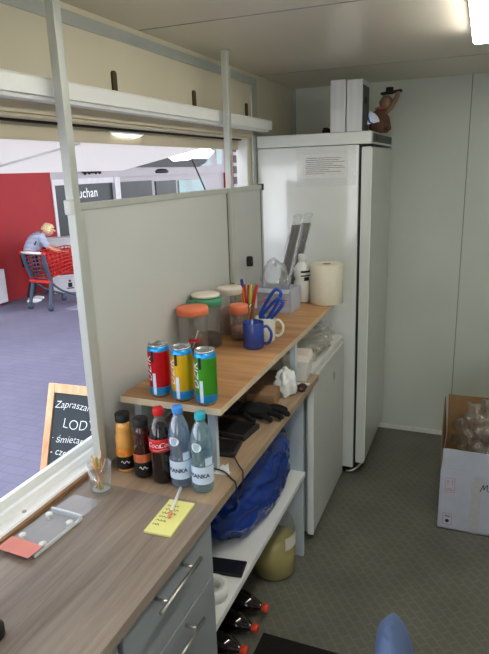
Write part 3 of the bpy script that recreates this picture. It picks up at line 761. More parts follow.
# ------------------------------------------------------------------ fridge side paper and things on top
t = thing('document_sleeve', 'printed sheet in a clear plastic sleeve taped to the fridge side', 'document', (-.74, 2.9485, 1.70))
b = NB(); box(b, -.130, .105, -.0006, 0, -.055, .062); sh = obj('sheet', b, 'paper', t)
b = NB()
for k in range(9):
    wv = (.09, .085, .1, .07, .095, .1, .06, .09, .05)[k]
    box(b, -.105, -.105+wv*2, -.0012, -.0007, .042-.0095*k, .0445-.0095*k)
obj('lettering', b, 'roof_dark', sh)
b = NB(); bmesh.ops.create_grid(b, x_segments=24, y_segments=16, size=1)
for v in b.verts:
    x, y = v.co.x*.152, v.co.y*.095
    v.co = Vector((x, -.004-.003*abs(noise.noise(Vector((x*22, y*22, 1)))), y))
obj('sleeve', b, 'sleeve_film', t, smooth=True)

for i, (x0, x1, lab) in enumerate(((-.728, -.652, 'left of two upright silver boxes on top of the tall fridge'), (-.648, -.570, 'right of two upright silver boxes on top of the tall fridge'))):
    t = thing('silver_box', lab, 'box', ((x0+x1)/2, 3.06, 1.8625), group='silver boxes on the fridge')
    b = NB(); box(b, -.038, .038, -.08, .10, 0, .243-.004*i, .002); obj('case', b, 'steelbox', t)
    if i:
        b = NB(); box(b, .0381, .0395, -.072, .092, .006, .216); s = obj('side_panel', b, 'roof_dark', t); s['label'] = 'dark grey end panel'
        b = NB(); lathe(b, [(.018, 0), (.018, .002)], 18); b.transform(Matrix.Translation((.0397, .0, .15)) @ Matrix.Rotation(pi/2, 4, 'Y')); obj('emblem', b, 'dark_brown', t)
t = thing('paper_fan', 'small white and blue folded paper fan leaning by the silver boxes', 'fan', (-.535, 3.03, 1.9245))
b = NB(); prism(b, [(0, 0)]+[(.062*cos(q), .062*sin(q)) for q in [R(10)+R(70)*i/8 for i in range(9)]], -.003, .003)
b.transform(Matrix.Rotation(pi/2, 4, 'X')); b.transform(Matrix.Translation((-.02, 0, -.03))); obj('leaf', b, 'soft_blue', t)
b = NB(); tube(b, [(-.018, -.005, .018), (-.008, -.005, -.018), (.01, -.005, -.028)], .004, 6); obj('rib', b, 'blue_plastic', t)
# brown puppet figure seated on the fridge
t = thing('puppet', 'brown felt puppet with a flat dark hat slumped on the fridge', 'puppet', (-.528, 3.25, 1.8625))
b = NB(); lathe(b, [(0, 0), (.045, .002), (.058, .03), (.05, .075), (.03, .105), (.02, .12), (0, .122)], 18); obj('body', b, 'brown', t)
b = NB(); crumple(b, (.03, 0, .148), (.036, .034, .036), 5, .12, 2, 3); obj('head', b, 'tan', t, smooth=True)
b = NB(); obox(b, (.055, .0, .198), (.105, .05, .010), (0, R(-6), 0), .003); lathe(b, [(.02, .19), (.019, .222), (0, .224)], 14, (.045, 0, 0)); obj('hat', b, 'dark_brown', t)
b = NB(); tube(b, smooth_path([(.03, -.01, .1), (.055, -.02, .12), (.085, -.02, .17), (.09, -.01, .2)]), [.013]*18+[.010], 8); obj('arm', b, 'tan', t)
b = NB(); tube(b, smooth_path([(-.02, -.02, .1), (-.035, -.03, .09), (-.03, -.045, .06)]), .011, 8); obj('arm', b, 'brown', t)
b = NB(); tube(b, smooth_path([(.02, -.02, .02), (.05, -.05, .02), (.06, -.06, .02)]), .012, 8); obj('leg', b, 'brown', t)
b = NB(); lathe(b, [(.03, .115), (.036, .122), (.022, .13)], 14, (.008, 0, 0)); obj('scarf', b, 'print_red', t)
b = NB(); crumple(b, (0, 0, .018), (.026, .02, .02), 8, .3, 2, 3, flat=-.0178); single('dark_pouch', 'small dark crumpled pouch left of the silver boxes on the fridge', 'pouch', b, 'dark_brown', (-.79, 3.15, 1.8625), smooth=True)

# ------------------------------------------------------------------ near counter: glass of sticks, notepad, pen, menu holder
t = thing('stick_glass', 'clear glass tumbler with wooden sticks by the window post', 'tumbler', (-.935, 1.183, .8405))
b = NB(); lathe(b, [(0, .004), (.024, 0), (.027, .004), (.034, .085), (.0325, .085), (.0255, .010), (0, .010)], 28, cap=False); obj('glass', b, 'glass', t)
b = NB(); lathe(b, [(0, .0105), (.0245, .0105), (.0245, .012), (0, .012)], 20); obj('bottom', b, 'acrylic_edge', t)
sticks = [(-.022, .004, .108, 'wood_stick', 'wooden stick leaning furthest left in the glass'), (-.010, -.012, .10, 'wood_stick', 'short wooden stick at the front left of the glass'), (.006, .010, .122, 'wood_stick', 'tallest wooden stick in the glass'), (.016, -.006, .112, 'pink_straw', 'pink stick in the right half of the glass'), (.024, .006, .104, 'wood_stick', 'wooden stick leaning furthest right in the glass'), (-.016, .016, .096, 'straw_green', 'pale green stick at the back of the glass')]
for x, y, h, m, lab in sticks:
    b = NB(); p0 = Vector((-x*.5, -y*.5, .0125)); p1 = Vector((x, y, h)); dd = (p1-p0)
    obox(b, (0, 0, dd.length/2), (.007, .0025, dd.length), bev=.001)
    b.transform(Matrix.Translation(p0) @ dd.to_track_quat('Z', 'Y').to_matrix().to_4x4())
    single('stirring_stick', lab, 'stick', b, m, (-.935, 1.178, .8405), 'sticks in the glass')

t = thing('notepad', 'yellow notepad with handwriting lying on the grey counter', 'notepad', (-.687, 1.130, .8405), R(3))
b = NB(); box(b, -.037, .037, -.074, .074, 0, .006, .0008); obj('pad', b, 'yellow', t)
b = NB()
for k in range(6):
    y0 = .045-.017*k; n_ = (9, 12, 12, 10, 8, 4)[k]
    pts = [(-.028+.0028*i+random.uniform(-.0006, .0006), y0+.0035*sin(i*2.1+k)+random.uniform(-.001, .001), .0064) for i in range(n_+3)]
    tube(b, smooth_path(pts, 3), .0006, 4)
obj('handwriting', b, 'ink', t)
t = thing('pen', 'white pen with an orange tip lying across the notepad', 'pen', (-.690, 1.170, .852))
p0, p1 = Vector((-.028, .078, .004)), Vector((.006, -.056, -.001))
b = NB(); tube(b, [p0, p0.lerp(p1, .78)], .0042, 10); obj('barrel', b, 'white', t)
b = NB(); tube(b, [p0.lerp(p1, .78), p0.lerp(p1, .92), p1], [.0044, .0038, .001], 10); obj('tip', b, 'pink_straw', t)

t = thing('menu_holder', 'clear acrylic menu holder lying flat beside the window sill', 'menu holder', (-.955, .985, .8405), R(-3))
b = NB(); box(b, -.048, .052, -.115, .065, .010, .0125, .0005); pl = obj('plate', b, 'acrylic', t)
b = NB(); obox(b, (.002, .108, .006), (.1, .088, .002), (R(-3), 0, 0), .0005); obj('back_flap', b, 'acrylic', t)
b = NB(); box(b, -.049, .053, .062, .068, .002, .016, .001); box(b, .048, .054, -.10, .065, .002, .010, .001); obj('bent_edge', b, 'acrylic_edge', t)
b = NB(); box(b, -.050, .050, -.118, -.068, .0126, .0132); obj('insert', b, 'salmon', t)
for x, y in ((-.034, .040), (.042, .032), (-.030, -.054), (.042, -.062)):
    b = NB(); lathe(b, [(.009, -.0095), (.0095, .004), (.007, .006), (0, .0065)], 18, (x, y, .0095+.0005)); obj('pad', b, 'white', t)
t = thing('jar_lid', 'small round black lid at the left edge of the counter', 'lid', (-.822, .665, .8405))
b = NB(); lathe(b, [(.022, 0), (.024, .003), (.024, .022), (.021, .026), (0, .027)], 24); obj('lid', b, 'black', t)

# ------------------------------------------------------------------ things on the far board under the shelf
def book(x, y, rz, sx, sy, sz, z, label, tiltx=0):
    t = thing('tablet', label, 'tablet', (x, y, z), rz, 'dark tablets under the shelf')
    b = NB(); box(b, -sx/2, sx/2, -sy/2, sy/2, 0, sz, .003); obj('case', b, 'dark_leather', t)
    b = NB(); box(b, -sx/2+.01, sx/2-.01, -sy/2+.01, sy/2-.01, sz, sz+.0006); obj('screen', b, 'blackgloss', t)
    return t
t = book(-.735, 1.655, R(-6), .15, .115, .018, .8405, 'larger dark leather tablet case lying beside the black glove')
t.rotation_euler = (0, 0, R(-6))
book(-.722, 1.520, R(8), .125, .10, .014, .8405, 'smaller dark tablet case nearest the white folded card')
b = NB(); prism(b, [(-.025, -.03), (.028, -.024), (-.004, .04)], 0, .0012)
b2 = NB(); prism(b2, [(-.025, 0), (.028, 0), (.0, .022)], 0, .001); b2.transform(Matrix.Translation((0, -.012, .001)) @ Matrix.Rotation(R(70), 4, 'X')); merge(b, b2)
single('folded_card', 'small white folded card lying by the water bottle', 'card', b, 'paper', (-.655, 1.402, .8405))
b = NB(); tube(b, smooth_path([(-.72, 1.40, .845), (-.70, 1.44, .868), (-.655, 1.45, .872), (-.617, 1.425, .850), (-.594, 1.40, .842), (-.590, 1.37, .80), (-.60, 1.35, .78)]), .0022, 6); single('cable', 'upper black cable looping over the board edge', 'cable', b, 'black', (-.65, 1.42, .84), 'black cables by the water bottles', world=True)
b = NB(); tube(b, smooth_path([(-.73, 1.35, .845), (-.69, 1.385, .848), (-.65, 1.385, .846), (-.615, 1.36, .844), (-.592, 1.34, .841), (-.588, 1.33, .79)]), .0022, 6); single('cable', 'lower black cable beside the folded card', 'cable', b, 'black', (-.65, 1.38, .84), 'black cables by the water bottles', world=True)
# glove
t = thing('knit_glove', 'black knitted glove lying at the edge of the board', 'glove', (-.690, 1.800, .8405), R(12))
def fing(bm, pts, r):
    tube(bm, smooth_path(pts, 4), [r*.95]*(4*(len(pts)-1))+[r*.55], 10)
b = NB(); crumple(b, (-.02, .005, .024), (.066, .046, .024), 2, .12, 1.6, 4, flat=-.024)
fing(b, [(.02, .030, .022), (.06, .035, .024), (.096, .026, .014)], .0105)
fing(b, [(.025, .010, .022), (.07, .006, .024), (.108, -.012, .013)], .011)
fing(b, [(.02, -.012, .020), (.06, -.024, .020), (.088, -.038, .012)], .0105)
fing(b, [(.0, -.03, .018), (.03, -.05, .018), (.052, -.062, .011)], .010)
fing(b, [(-.05, -.03, .018), (-.03, -.06, .017), (-.005, -.076, .012)], .011)
obj('hand', b, 'glove', t, smooth=True)
b = NB(); lathe(b, [(.026, 0), (.03, .01), (.029, .04), (.033, .05)], 18); b.transform(Matrix.Translation((-.075, .01, .024)) @ Matrix.Rotation(-pi/2, 4, 'Y') @ Matrix.Diagonal((.75, 1.3, 1, 1))); obj('cuff', b, 'glove', t)
t = thing('small_carton', 'plain brown cardboard carton between glove and tissues', 'box', (-.715, 1.922, .8405), R(6))
b = NB(); box(b, -.055, .05, -.06, .045, 0, .055, .002); obj('carton', b, 'card', t)
b = NB(); box(b, -.0555, .0505, -.018, .002, .0545, .0558); obj('tape', b, 'tan', t)
b = NB(); crumple(b, (0, 0, .042), (.046, .058, .062), 11, .36, 1.6, 4, flat=-.0415); single('crumpled_tissue', 'white crumpled tissue standing beyond the brown carton', 'tissue', b, 'tissue', (-.668, 2.034, .8405), smooth=True)
b = NB(); crumple(b, (0, 0, .012), (.018, .036, .014), 4, .3, 2, 3, flat=-.0118); single('dark_wrapper', 'small dark red wrapper lying beside the tissue', 'wrapper', b, pm('dark_wrapper', srgb(54, 26, 28), .35), (-.618, 2.090, .8405), smooth=True)
t = thing('food_tub', 'white tapered tub with a sloping lid next to the small fridge', 'tub', (-.672, 2.222, .8405), R(4))
b = NB()
def frus(bm, w0, d0, w1, d1, z0, z1, wt=0):
    a = [bm.verts.new((sx*w0/2, sy*d0/2, z0)) for sx, sy in ((-1, -1), (1, -1), (1, 1), (-1, 1))]; c = [bm.verts.new((sx*w1/2, sy*d1/2, z1)) for sx, sy in ((-1, -1), (1, -1), (1, 1), (-1, 1))]
    bm.faces.new(list(reversed(a))); bm.faces.new(c)
    for i in range(4): bm.faces.new((a[i], a[(i+1) % 4], c[(i+1) % 4], c[i]))
frus(b, .082, .088, .106, .106, 0, .085); obj('tub', b, 'white', t)
b = NB(); frus(b, .112, .112, .112, .112, .085, .094); frus(b, .106, .106, .094, .098, .094, .116); obj('lid', b, 'pale_lid', t)
b = NB(); obox(b, (0, 0, .003), (.10, .02, .006), (0, 0, R(8)), .001); single('white_strip', 'thin white plastic strip lying in front of the tub', 'strip', b, 'white', (-.652, 2.142, .8405))
b = NB(); crumple(b, (0, 0, .055), (.15, .25, .085), 9, .26, 3.2, 5, flat=-.0545); single('plastic_bag', 'heap of crumpled clear plastic bags on the small fridge', 'bag', b, 'film_dark', (-.775, 2.60, .8455), smooth=True)

# ------------------------------------------------------------------ under-counter
b = NB(); g_ = bmesh.ops.create_icosphere(b, subdivisions=6, radius=1)
for v in g_['verts']:
    p = v.co.copy(); n_ = 2.9
    sc_ = (abs(p.x)**n_+abs(p.y)**n_+abs(p.z)**2.4)**(-1/n_)
    q = p*min(sc_, 1.35)
    fold = abs(noise.noise(p*3.1+Vector((3, 1, 7))))*.10+abs(noise.noise(p*6.5))*.05+noise.noise(p*14)*.015
    q *= 1-fold
    v.co = Vector((q.x*.208, q.y*.330, max(0, .135+q.z*.175)))
hx_ = max(v.co.x for v in b.verts); hy_ = max(v.co.y for v in b.verts); ly_ = min(v.co.y for v in b.verts)
for v in b.verts:
    v.co.x *= .196/hx_; v.co.y = -.335+(v.co.y-ly_)/(hy_-ly_)*.64
single('bin_bag', 'large shiny blue plastic bag lying on the white shelf', 'bag', b, 'bag', (-.828, 1.862, .4305), smooth=True)
t = thing('phone', 'black smartphone lying on the white shelf under the counter', 'phone', (-.700, 1.480, .4305), R(8))
b = NB(); box(b, -.062, .062, -.038, .038, 0, .009, .0035); obj('body', b, 'black', t)
b = NB(); box(b, -.057, .057, -.034, .034, .009, .0094); obj('screen', b, 'blackgloss', t)
t = thing('paper_cup', 'white tape roll lying on the shelf behind the drawer cabinet', 'roll', (-.690, 1.352, .4305))
t.name = 'tape_roll'
b = NB(); lathe(b, [(.030, 0), (.048, 0), (.048, .04), (.030, .04), (.030, 0)], 28, cap=False); obj('tape', b, 'white', t)
b = NB(); lathe(b, [(.0295, .001), (.0295, .039), (.027, .039), (.027, .001), (.0295, .001)], 28, cap=False); obj('core', b, 'paper', t)
t = thing('liquid_jug', 'large clear jug half full of yellow liquid on the floor', 'jug', (-.735, 2.045, 0))
b = NB(); prof = [(0, .004), (.07, 0), (.092, .012), (.094, .05), (.091, .055), (.094, .06), (.094, .115), (.091, .12), (.094, .125), (.094, .21), (.085, .25), (.05, .295), (.022, .315), (.02, .33)]
lathe(b, prof, 36); obj('jug', b, 'plastic_clear', t)
b = NB(); lathe(b, [(0, .006), (.068, .003), (.089, .014), (.0905, .165), (0, .166)], 32); obj('liquid', b, 'yellow_liquid', t)
b = NB(); lathe(b, [(.024, .325), (.025, .327), (.025, .345), (0, .347)], 24); obj('cap', b, 'white', t)
b = NB(); patch_round(b, .0948, R(-40), R(10), .15, .21, 8); obj('label', b, 'pale_lid', t)
for i, (y, lab) in enumerate(((1.765, 'lying dark soda bottle with orange cap, farthest back under the shelf'), (1.655, 'lying dark soda bottle with orange cap, second from the back'), (1.545, 'lying dark soda bottle with orange cap, beside the mat corner'), (1.435, 'lying dark soda bottle nearest the drawer cabinet, cap out of sight'))):
    t = thing('soda_bottle', lab, 'bottle', (-.80, y, 0), group='soda bottles lying on the floor')
    rot = Matrix.Translation((0, 0, .0462)) @ Matrix.Rotation(pi/2, 4, 'Y')
    b = NB(); lathe(b, [(0, -.19), (.03, -.195), (.044, -.18), (.0455, -.14), (.043, -.06), (.0455, 0), (.045, .03), (.036, .065), (.022, .095), (.0135, .108), (.0135, .114)], 28); b.transform(rot); obj('bottle', b, 'cola', t)
    b = NB(); lathe(b, [(.0462, -.11), (.0464, -.109), (.0464, -.03), (.046, -.029)], 28, cap=False); b.transform(rot); obj('label', b, 'red_label', t)
    b = NB(); lathe(b, [(.0155, .112), (.0165, .114), (.0165, .134), (.0145, .137), (0, .137)], 22); b.transform(rot); obj('cap', b, 'orange_cap', t)

# ------------------------------------------------------------------ floor things
b = NB(); box(b, -.655, .05, 1.02, 1.685, 0, .008, .002); single('floor_mat', 'black rubber mat on the floor at the bottom edge', 'mat', b, 'mat_black', (-.3, 1.35, 0), world=True)
t = thing('cardboard_box', 'large open white carton with brown inside on the floor at right', 'box', (.16, 2.83, 0))
x0, x1, y0, y1, zh, th = -.093, .42, 2.60, 3.02, .312, .005
b = NB()
for a_ in ((x0, x1, y0, y0+th), (x0, x1, y1-th, y1), (x0, x0+th, y0+th, y1-th), (x1-th, x1, y0+th, y1-th)): box(b, *a_, 0, zh)
box(b, x0, x1, y0, y1, 0, th)
for f in b.faces: f.material_index = 0
lin = b
obj('carton', b, 'box_white', t, world=True)
b = NB(); 
box(b, x0+th+.0005, x1-th-.0005, y0+th+.0005, y0+th+.002, th, zh); box(b, x0+th+.0005, x1-th-.0005, y1-th-.002, y1-th-.0005, th, zh); box(b, x0+th+.0005, x0+th+.002, y0+th+.002, y1-th-.002, th, zh); box(b, x1-th-.002, x1-th-.0005, y0+th+.002, y1-th-.002, th, zh)
obj('inner_lining', b, 'card', t, world=True)
def flapq(p, mats=('box_white', 'card')):
    bb = NB(); v = [bb.verts.new(q) for q in p]; f = bb.faces.new(v)
    r = bmesh.ops.extrude_face_region(bb, geom=[f]); n_ = f.normal if f.normal.length else Vector((0, 1, 0))
    bb.normal_update(); n_ = f.normal.copy()
    for e in r['geom']:
        if isinstance(e, bmesh.types.BMVert): e.co += n_*.004
    bmesh.ops.recalc_face_normals(bb, faces=bb.faces[:])
    return bb
fb = flapq([(x0+.004, y0+.002, zh), (x1-.004, y0+.002, zh), (x1-.006, y0+.0, zh+.108), (x0+.006, y0, zh+.108)]); obj('flap', fb, 'box_white', t, world=True)
fb = flapq([(x0+.002, y0+.012, zh), (x0+.002, y1-.004, zh), (x0-.012, y1-.006, zh+.205), (x0-.004, y0+.05, zh+.185)]); obj('flap', fb, 'card', t, world=True)
fb = flapq([(x0+.006, y1-.008, zh), (x1-.004, y1-.008, zh), (x1-.006, y1+.03, zh+.205), (x0+.0, y1+.03, zh+.205)]); obj('flap', fb, 'card', t, world=True)
fb = flapq([(x1-.008, y0+.004, zh), (x1-.008, y1-.004, zh), (x1+.05, y1-.006, zh+.18), (x1+.05, y0+.006, zh+.18)]); obj('flap', fb, 'card', t, world=True)
b = NB(); yy = y0-.0006
def rect(bm, cx, cz, w, h, s=.0022):
    for a_ in ((cx-w/2, cx+w/2, cz-h/2, cz-h/2+s), (cx-w/2, cx+w/2, cz+h/2-s, cz+h/2), (cx-w/2, cx-w/2+s, cz-h/2, cz+h/2), (cx+w/2-s, cx+w/2, cz-h/2, cz+h/2)): box(bm, a_[0], a_[1], yy, yy+.0005, a_[2], a_[3])
rect(b, -.047, .235, .044, .075); rect(b, -.050, .055, .042, .06)
for q in (-.010, .010):
    box(b, -.047+q-.0015, -.047+q+.0015, yy, yy+.0005, .235, .262)
    box(b, -.047+q-.005, -.047+q+.005, yy, yy+.0005, .254, .257)
box(b, -.062, -.032, yy, yy+.0005, .208, .212); box(b, -.062, -.036, yy, yy+.0005, .216, .219)
obj('printed_marks', b, 'magenta', t, world=True)
b = NB(); box(b, .045, .092, yy+.0001, yy+.0006, .002, .30); obj('tape', b, 'box_tape', t, world=True)
b = NB(); lathe(b, [(.009, 0), (.009, .0005)], 16); b.transform(Matrix.Translation((-.050, y0, .045)) @ Matrix.Rotation(pi/2, 4, 'X')); box(b, -.062, -.038, yy, yy+.0005, .068, .072); obj('printed_symbol', b, 'navy_ink', t, world=True)
b = NB()
pts = [(.085, .228), (.092, .250), (.098, .262), (.100, .240), (.108, .258), (.114, .263), (.114, .238), (.124, .232), (.135, .246), (.146, .252), (.15, .234), (.165, .236)]
tube(b, smooth_path([(x, yy-.0003, z) for x, z in pts], 5), .0018, 5); obj('marker_scrawl', b, 'ink', t, world=True)
b = NB(); crumple(b, (0, 0, .19), (.20, .165, .21), 13, .32, 3.0, 5, flat=-.13); single('plastic_bag', 'crumpled clear plastic bag stuffed inside the large white carton', 'bag', b, 'film_dark', (.165, 2.815, .20), smooth=True)
for i, (x, y, lab) in enumerate(((-.07, 1.92, 'dark crumb on the floor nearer the camera'), )): pass

# chair whose back rises at the bottom edge
t = thing('office_chair', 'blue fabric chair at the bottom edge, only its rounded back showing', 'chair', (-.066, .998, 0), R(97))
b = NB()
def shell(bm, th=.11):
    U, V = 18, 18; grid = []
    for side in (-1, 1):
        g = []
        for j in range(V+1):
            v = sin(pi/2*j/V); z = .44+.355*v
            hw = .2*max(.02, (1-v**2.6))**.55
            tk = th*max(.03, (1-v**3))**.5*(.6+.4*v)
            g.append([bm.verts.new((u*hw, -.006*u*u+.05*v+side*tk/2*(max(0, 1-u**4)*.92+.08), z)) for u in [-1+2*i/U for i in range(U+1)]])
        grid.append(g)
    A, B = grid
    for g in grid:
        for j in range(V):
            for i in range(U): bm.faces.new((g[j][i], g[j][i+1], g[j+1][i+1], g[j+1][i])).smooth = True
    for j in range(V):
        for i in (0, U): bm.faces.new((A[j][i], A[j+1][i], B[j+1][i], B[j][i])).smooth = True
    for i in range(U):
        for j in (0, V): bm.faces.new((A[j][i], A[j][i+1], B[j][i+1], B[j][i])).smooth = True
    bmesh.ops.recalc_face_normals(bm, faces=bm.faces[:])
b = NB(); shell(b); obj('backrest', b, 'chair_blue', t)
b = NB(); prism(b, [(.215*math.copysign(abs(cos(q))**.6, cos(q)), -.24+.21*math.copysign(abs(sin(q))**.6, sin(q))) for q in [2*pi*i/28 for i in range(28)]], .41, .455); obj('seat', b, 'chair_blue', t)
b = NB(); tube(b, smooth_path([(0, -.1, .40), (0, .055, .39), (0, .07, .45), (0, .05, .6)]), .014, 8); obj('back_bar', b, 'black', t)
for x, y in ((-.17, -.40), (.17, -.40), (-.17, -.06), (.17, -.06)):
    b = NB(); tube(b, [(x*.9, y, .41), (x*1.1, y*1.02, 0)], .011, 8); obj('leg', b, 'black', t)

# ------------------------------------------------------------------ outside: chalk sign
t = thing('chalk_sign', 'chalkboard sign with a pine frame standing outside the window', 'sign', (-1.86, 2.02, -.55), R(3))
tl = R(-20)
def board_tf(bm):
    bm.transform(Matrix.Rotation(tl, 4, 'X')); return bm
W2, HB = .30, 1.20
b = NB()
box(b, -W2+.001, W2-.001, -.006, .006, .12, HB-.052); bd = obj('board', board_tf(b), 'board_black', t)
for x in (-1, 1):
    b = NB(); box(b, x*W2-(.042 if x > 0 else 0), x*W2+(.042 if x < 0 else 0), -.014, .014, 0, HB, .002); obj('frame_post', board_tf(b), 'pine', t)
for z0, z1 in ((HB-.05, HB), (.08, .125)):
    b = NB(); box(b, -W2+.0425, W2-.0425, -.013, .013, z0, z1, .002); obj('frame_rail', board_tf(b), 'pine', t)
ln = [('Zapraszamy', .057, HB-.112, -.252, .35), ('LODY', .078, HB-.215, -.190, .12), ('· śmietankowe', .056, HB-.300, -.255, .3), ('- czekoladowe', .056, HB-.375, -.255, .3)]
for s_, sz, z, x, shr in ln:
    b = NB(); text_on(b, s_, sz, (x, -.0066, z), (1, .0, .0), (0, 0, 1), shear=shr, align='LEFT', thin=-.0012 if sz > .06 else -.0004)
    for v in b.verts: v.co.z += .004*sin(v.co.x*31+z*40)
    b.transform(Matrix.Rotation(tl, 4, 'X')); obj('lettering', b, 'chalk', bd)
for x in (-1, 1):
    b = NB(); tube(b, [(x*(W2-.03), .42, HB*.86), (x*(W2-.03), .75, .0)], .016, 6); obj('rear_leg', b, 'pine', t)

# ------------------------------------------------------------------ outside: shop building
FX = -8.1
t = thing('shop_building', 'shop front beyond the paving with red wall and dark windows', 'building', (FX, 12, -.55))
def fbox(name, mat, y0, y1, z0, z1, x0=FX-.3, x1=FX, parent=t):
    b = NB(); box(b, x0, x1, y0, y1, z0, z1); return obj(name, b, mat, parent, world=True)
fbox('red_wall', 'red_wall', 7.3, 9.70, -.55, 3.2)
fbox('shade_canopy', 'fascia', 5.0, 26.0, 3.2, 3.35, FX-.3, FX+3.6)  # unseen roof added to shade the facade and the paving before it
fbox('door_panel', 'fascia_white', 7.2, 7.98, -.5, .10, FX+.1, FX+.16)
fbox('red_pier', 'red_dark', 7.0, 7.86, -.55, 3.2, FX-.3, FX+.12)
fbox('door_jamb', 'fascia_white', 9.70, 9.78, -.55, 1.62, FX-.2, FX+.02)
fbox('fascia', 'fascia', 9.70, 26.0, 1.62, 4.2)
fbox('lower_wall', 'fascia', 11.9, 26.0, -.55, .35)
fbox('backing', 'fascia', 11.9, 26.0, .35, 1.62, FX-.4, FX-.06)
fbox('mullion', 'fascia_white', 11.90, 12.12, .35, 1.62, FX-.1, FX+.03)
w1 = fbox('shop_window', 'dark_glass', 9.78, 11.90, -.2, 1.50, FX-.3, FX-.05)
fbox('window_head', 'fascia_white', 9.78, 11.90, 1.50, 1.62, FX-.3, FX)
for y0, y1, z0, z1, m in ((12.17, 13.67, .4, 1.50, 'dark_glass'), (13.88, 15.0, .4, 1.47, 'dark_glass'), (15.18, 16.84, .4, 1.455, 'teal_glass')):
    fbox('shop_window', m, y0, y1, z0, z1, FX-.3, FX-.02)
for y0, y1, z0, z1 in ((16.45, 17.33, 1.84, 2.36), (17.76, 18.2, 1.88, 2.42)):
    fbox('upper_window', 'teal_glass', y0, y1, z0, z1, FX-.2, FX+.01)
b = NB(); text_on(b, 'Auchan', .29, (FX-.045, 10.84, 1.30), (0, 1, 0), (0, 0, 1), spacing=1.05, thin=.004); obj('shop_sign', b, 'white_ink', w1, world=False)
o = bpy.data.objects['shop_sign']; o.data.transform(Matrix.Translation(-t.location)); o['label'] = 'white shop name lettering'
b = NB(); tube(b, [(FX+.05, 10.2, 2.0), (FX+.05, 10.2, 1.95)], .02); b.clear()
prism(b, [(12.1, 1.84), (14.73, 2.12), (17.6, 2.42), (16.9, 1.95), (16.4, 1.82)], FX+.012, FX+.05)
b.transform(Matrix(((0, 0, 1, 0), (1, 0, 0, 0), (0, 1, 0, 0), (0, 0, 0, 1)))); obj('canopy_roof', b, 'roof_dark', t, world=True)
b = NB(); lathe(b, [(0, 0), (.22, .0), (.24, .04), (.15, .09), (0, .1)], 20); b.transform(Matrix.Translation((FX, 14.2, 1.68)) @ Matrix.Diagonal((.3, 1.5, 1.1, 1))); obj('wall_lamp', b, 'black', t, world=True)
b = NB(); box(b, FX-.5, FX-.05, 18.3, 26, 1.0, 4.2)
fbox('red_column', 'red_wall', 18.45, 19.05, .35, 4.2, FX-.3, FX+.06)
for k in range(6):
    fbox('column_opening', 'black', 19.12, 19.55, 1.22+.36*k, 1.46+.36*k, FX-.3, FX+.04)
b.free()
# roof over the mall entrance is out of view, added to darken facade and paving
t2 = thing('branch_sign', 'small dark emblem fixed above the shop windows', 'emblem', (FX+.06, 11.0, 1.77))
b = NB()
tube(b, [(0, -.34+.05*k, .05*sin(k*2.3)) for k in range(14)], .035, 6)
obj('emblem', b, 'dark_brown', t2)
# lamp on leaning pole outside
t = thing('outdoor_lamp', 'white faceted lamp head on a thin leaning black pole outside', 'lamp', (-5.6, 11.55, -.55))
lp = Vector((-5.6, 11.55, -.55))
b = NB(); tube(b, [(-5.6, 11.55, -.55), (-5.61, 11.85, 1.1), (-5.68, 11.22, 1.97)], .018, 6); obj('pole', b, 'black', t, world=True)
b = NB()
poly = [(-.56, -.02), (-.42, .13), (-.05, .17), (0, .11), (.06, .16), (.42, .17), (.56, .03), (.40, -.11), (.04, -.10), (-.04, -.13), (-.40, -.15)]
prism(b, poly, -.03, .03); b.transform(Matrix.Translation((-5.7, 11.22, 2.045)) @ Matrix.Diagonal((.92, .92, .92, 1)) @ Matrix.Rotation(R(42), 4, 'Z') @ Matrix.Rotation(R(80), 4, 'X')); obj('lamp_head', b, 'lamp_and_gap_glow', t, world=True)
b = NB(); box(b, -6.62, -5.7, 7.9, 8.75, -.55, -.545); 
single('paving_patch', 'paler smooth slab in the paving near the trolley', 'slab', b, pm('pale_paving', srgb(150, 148, 166), .7), (-6.2, 8.3, -.55), world=True)
for i in range(1): pass
# ------------------------------------------------------------------ person and trolley
def skin_mesh(name, verts, edges, radii, mat, parent, sub=2, root=0, smooth=True):
    me = bpy.data.meshes.new(name); me.from_pydata(verts, edges, []); o = bpy.data.objects.new(name, me); COL.objects.link(o)
    o.parent = parent
    md = o.modifiers.new('s', 'SKIN'); sv = me.skin_vertices[0].data
    for i, r_ in enumerate(radii): sv[i].radius = r_ if isinstance(r_, tuple) else (r_, r_); sv[i].use_root = (i == root)
    md.use_smooth_shade = True
    s = o.modifiers.new('u', 'SUBSURF'); s.levels = sub; s.render_levels = sub
    dg = bpy.context.evaluated_depsgraph_get(); dg.update()
    m2 = bpy.data.meshes.new_from_object(o.evaluated_get(dg)); o.modifiers.clear(); o.data = m2; m2.name = name
    m2.materials.clear(); m2.materials.append(M[mat])
    for p in m2.polygons: p.use_smooth = True
    return o
# local frame: +x is the way she faces (to the right, along the trolley), +y is away from the camera
P = thing('person', 'grey-blond person in a striped top bending over a red shopping trolley', 'person', (-7.56, 8.26, -.55), R(42))
V = [(0, 0, .84), (.04, 0, .98), (.13, 0, 1.12), (.22, 0, 1.22), (.265, 0, 1.235), (.31, 0, 1.245), (.345, 0, 1.265),       # pelvis .. head
     (-.01, .09, .80), (.02, .10, .46), (-.05, .10, .08), (.07, .10, .035),
     (-.01, -.09, .80), (.03, -.10, .46), (-.10, -.10, .08), (.02, -.11, .035),
     (.22, .16, 1.20), (.32, .19, 1.00), (.50, .16, .93), (.57, .15, .92),
     (.22, -.16, 1.20), (.33, -.20, 1.00), (.50, -.17, .92), (.57, -.16, .91)]
Ed = [(0, 1), (1, 2), (2, 3), (3, 4), (4, 5), (5, 6), (0, 7), (7, 8), (8, 9), (9, 10), (0, 11), (11, 12), (12, 13), (13, 14), (3, 15), (15, 16), (16, 17), (17, 18), (3, 19), (19, 20), (20, 21), (21, 22)]
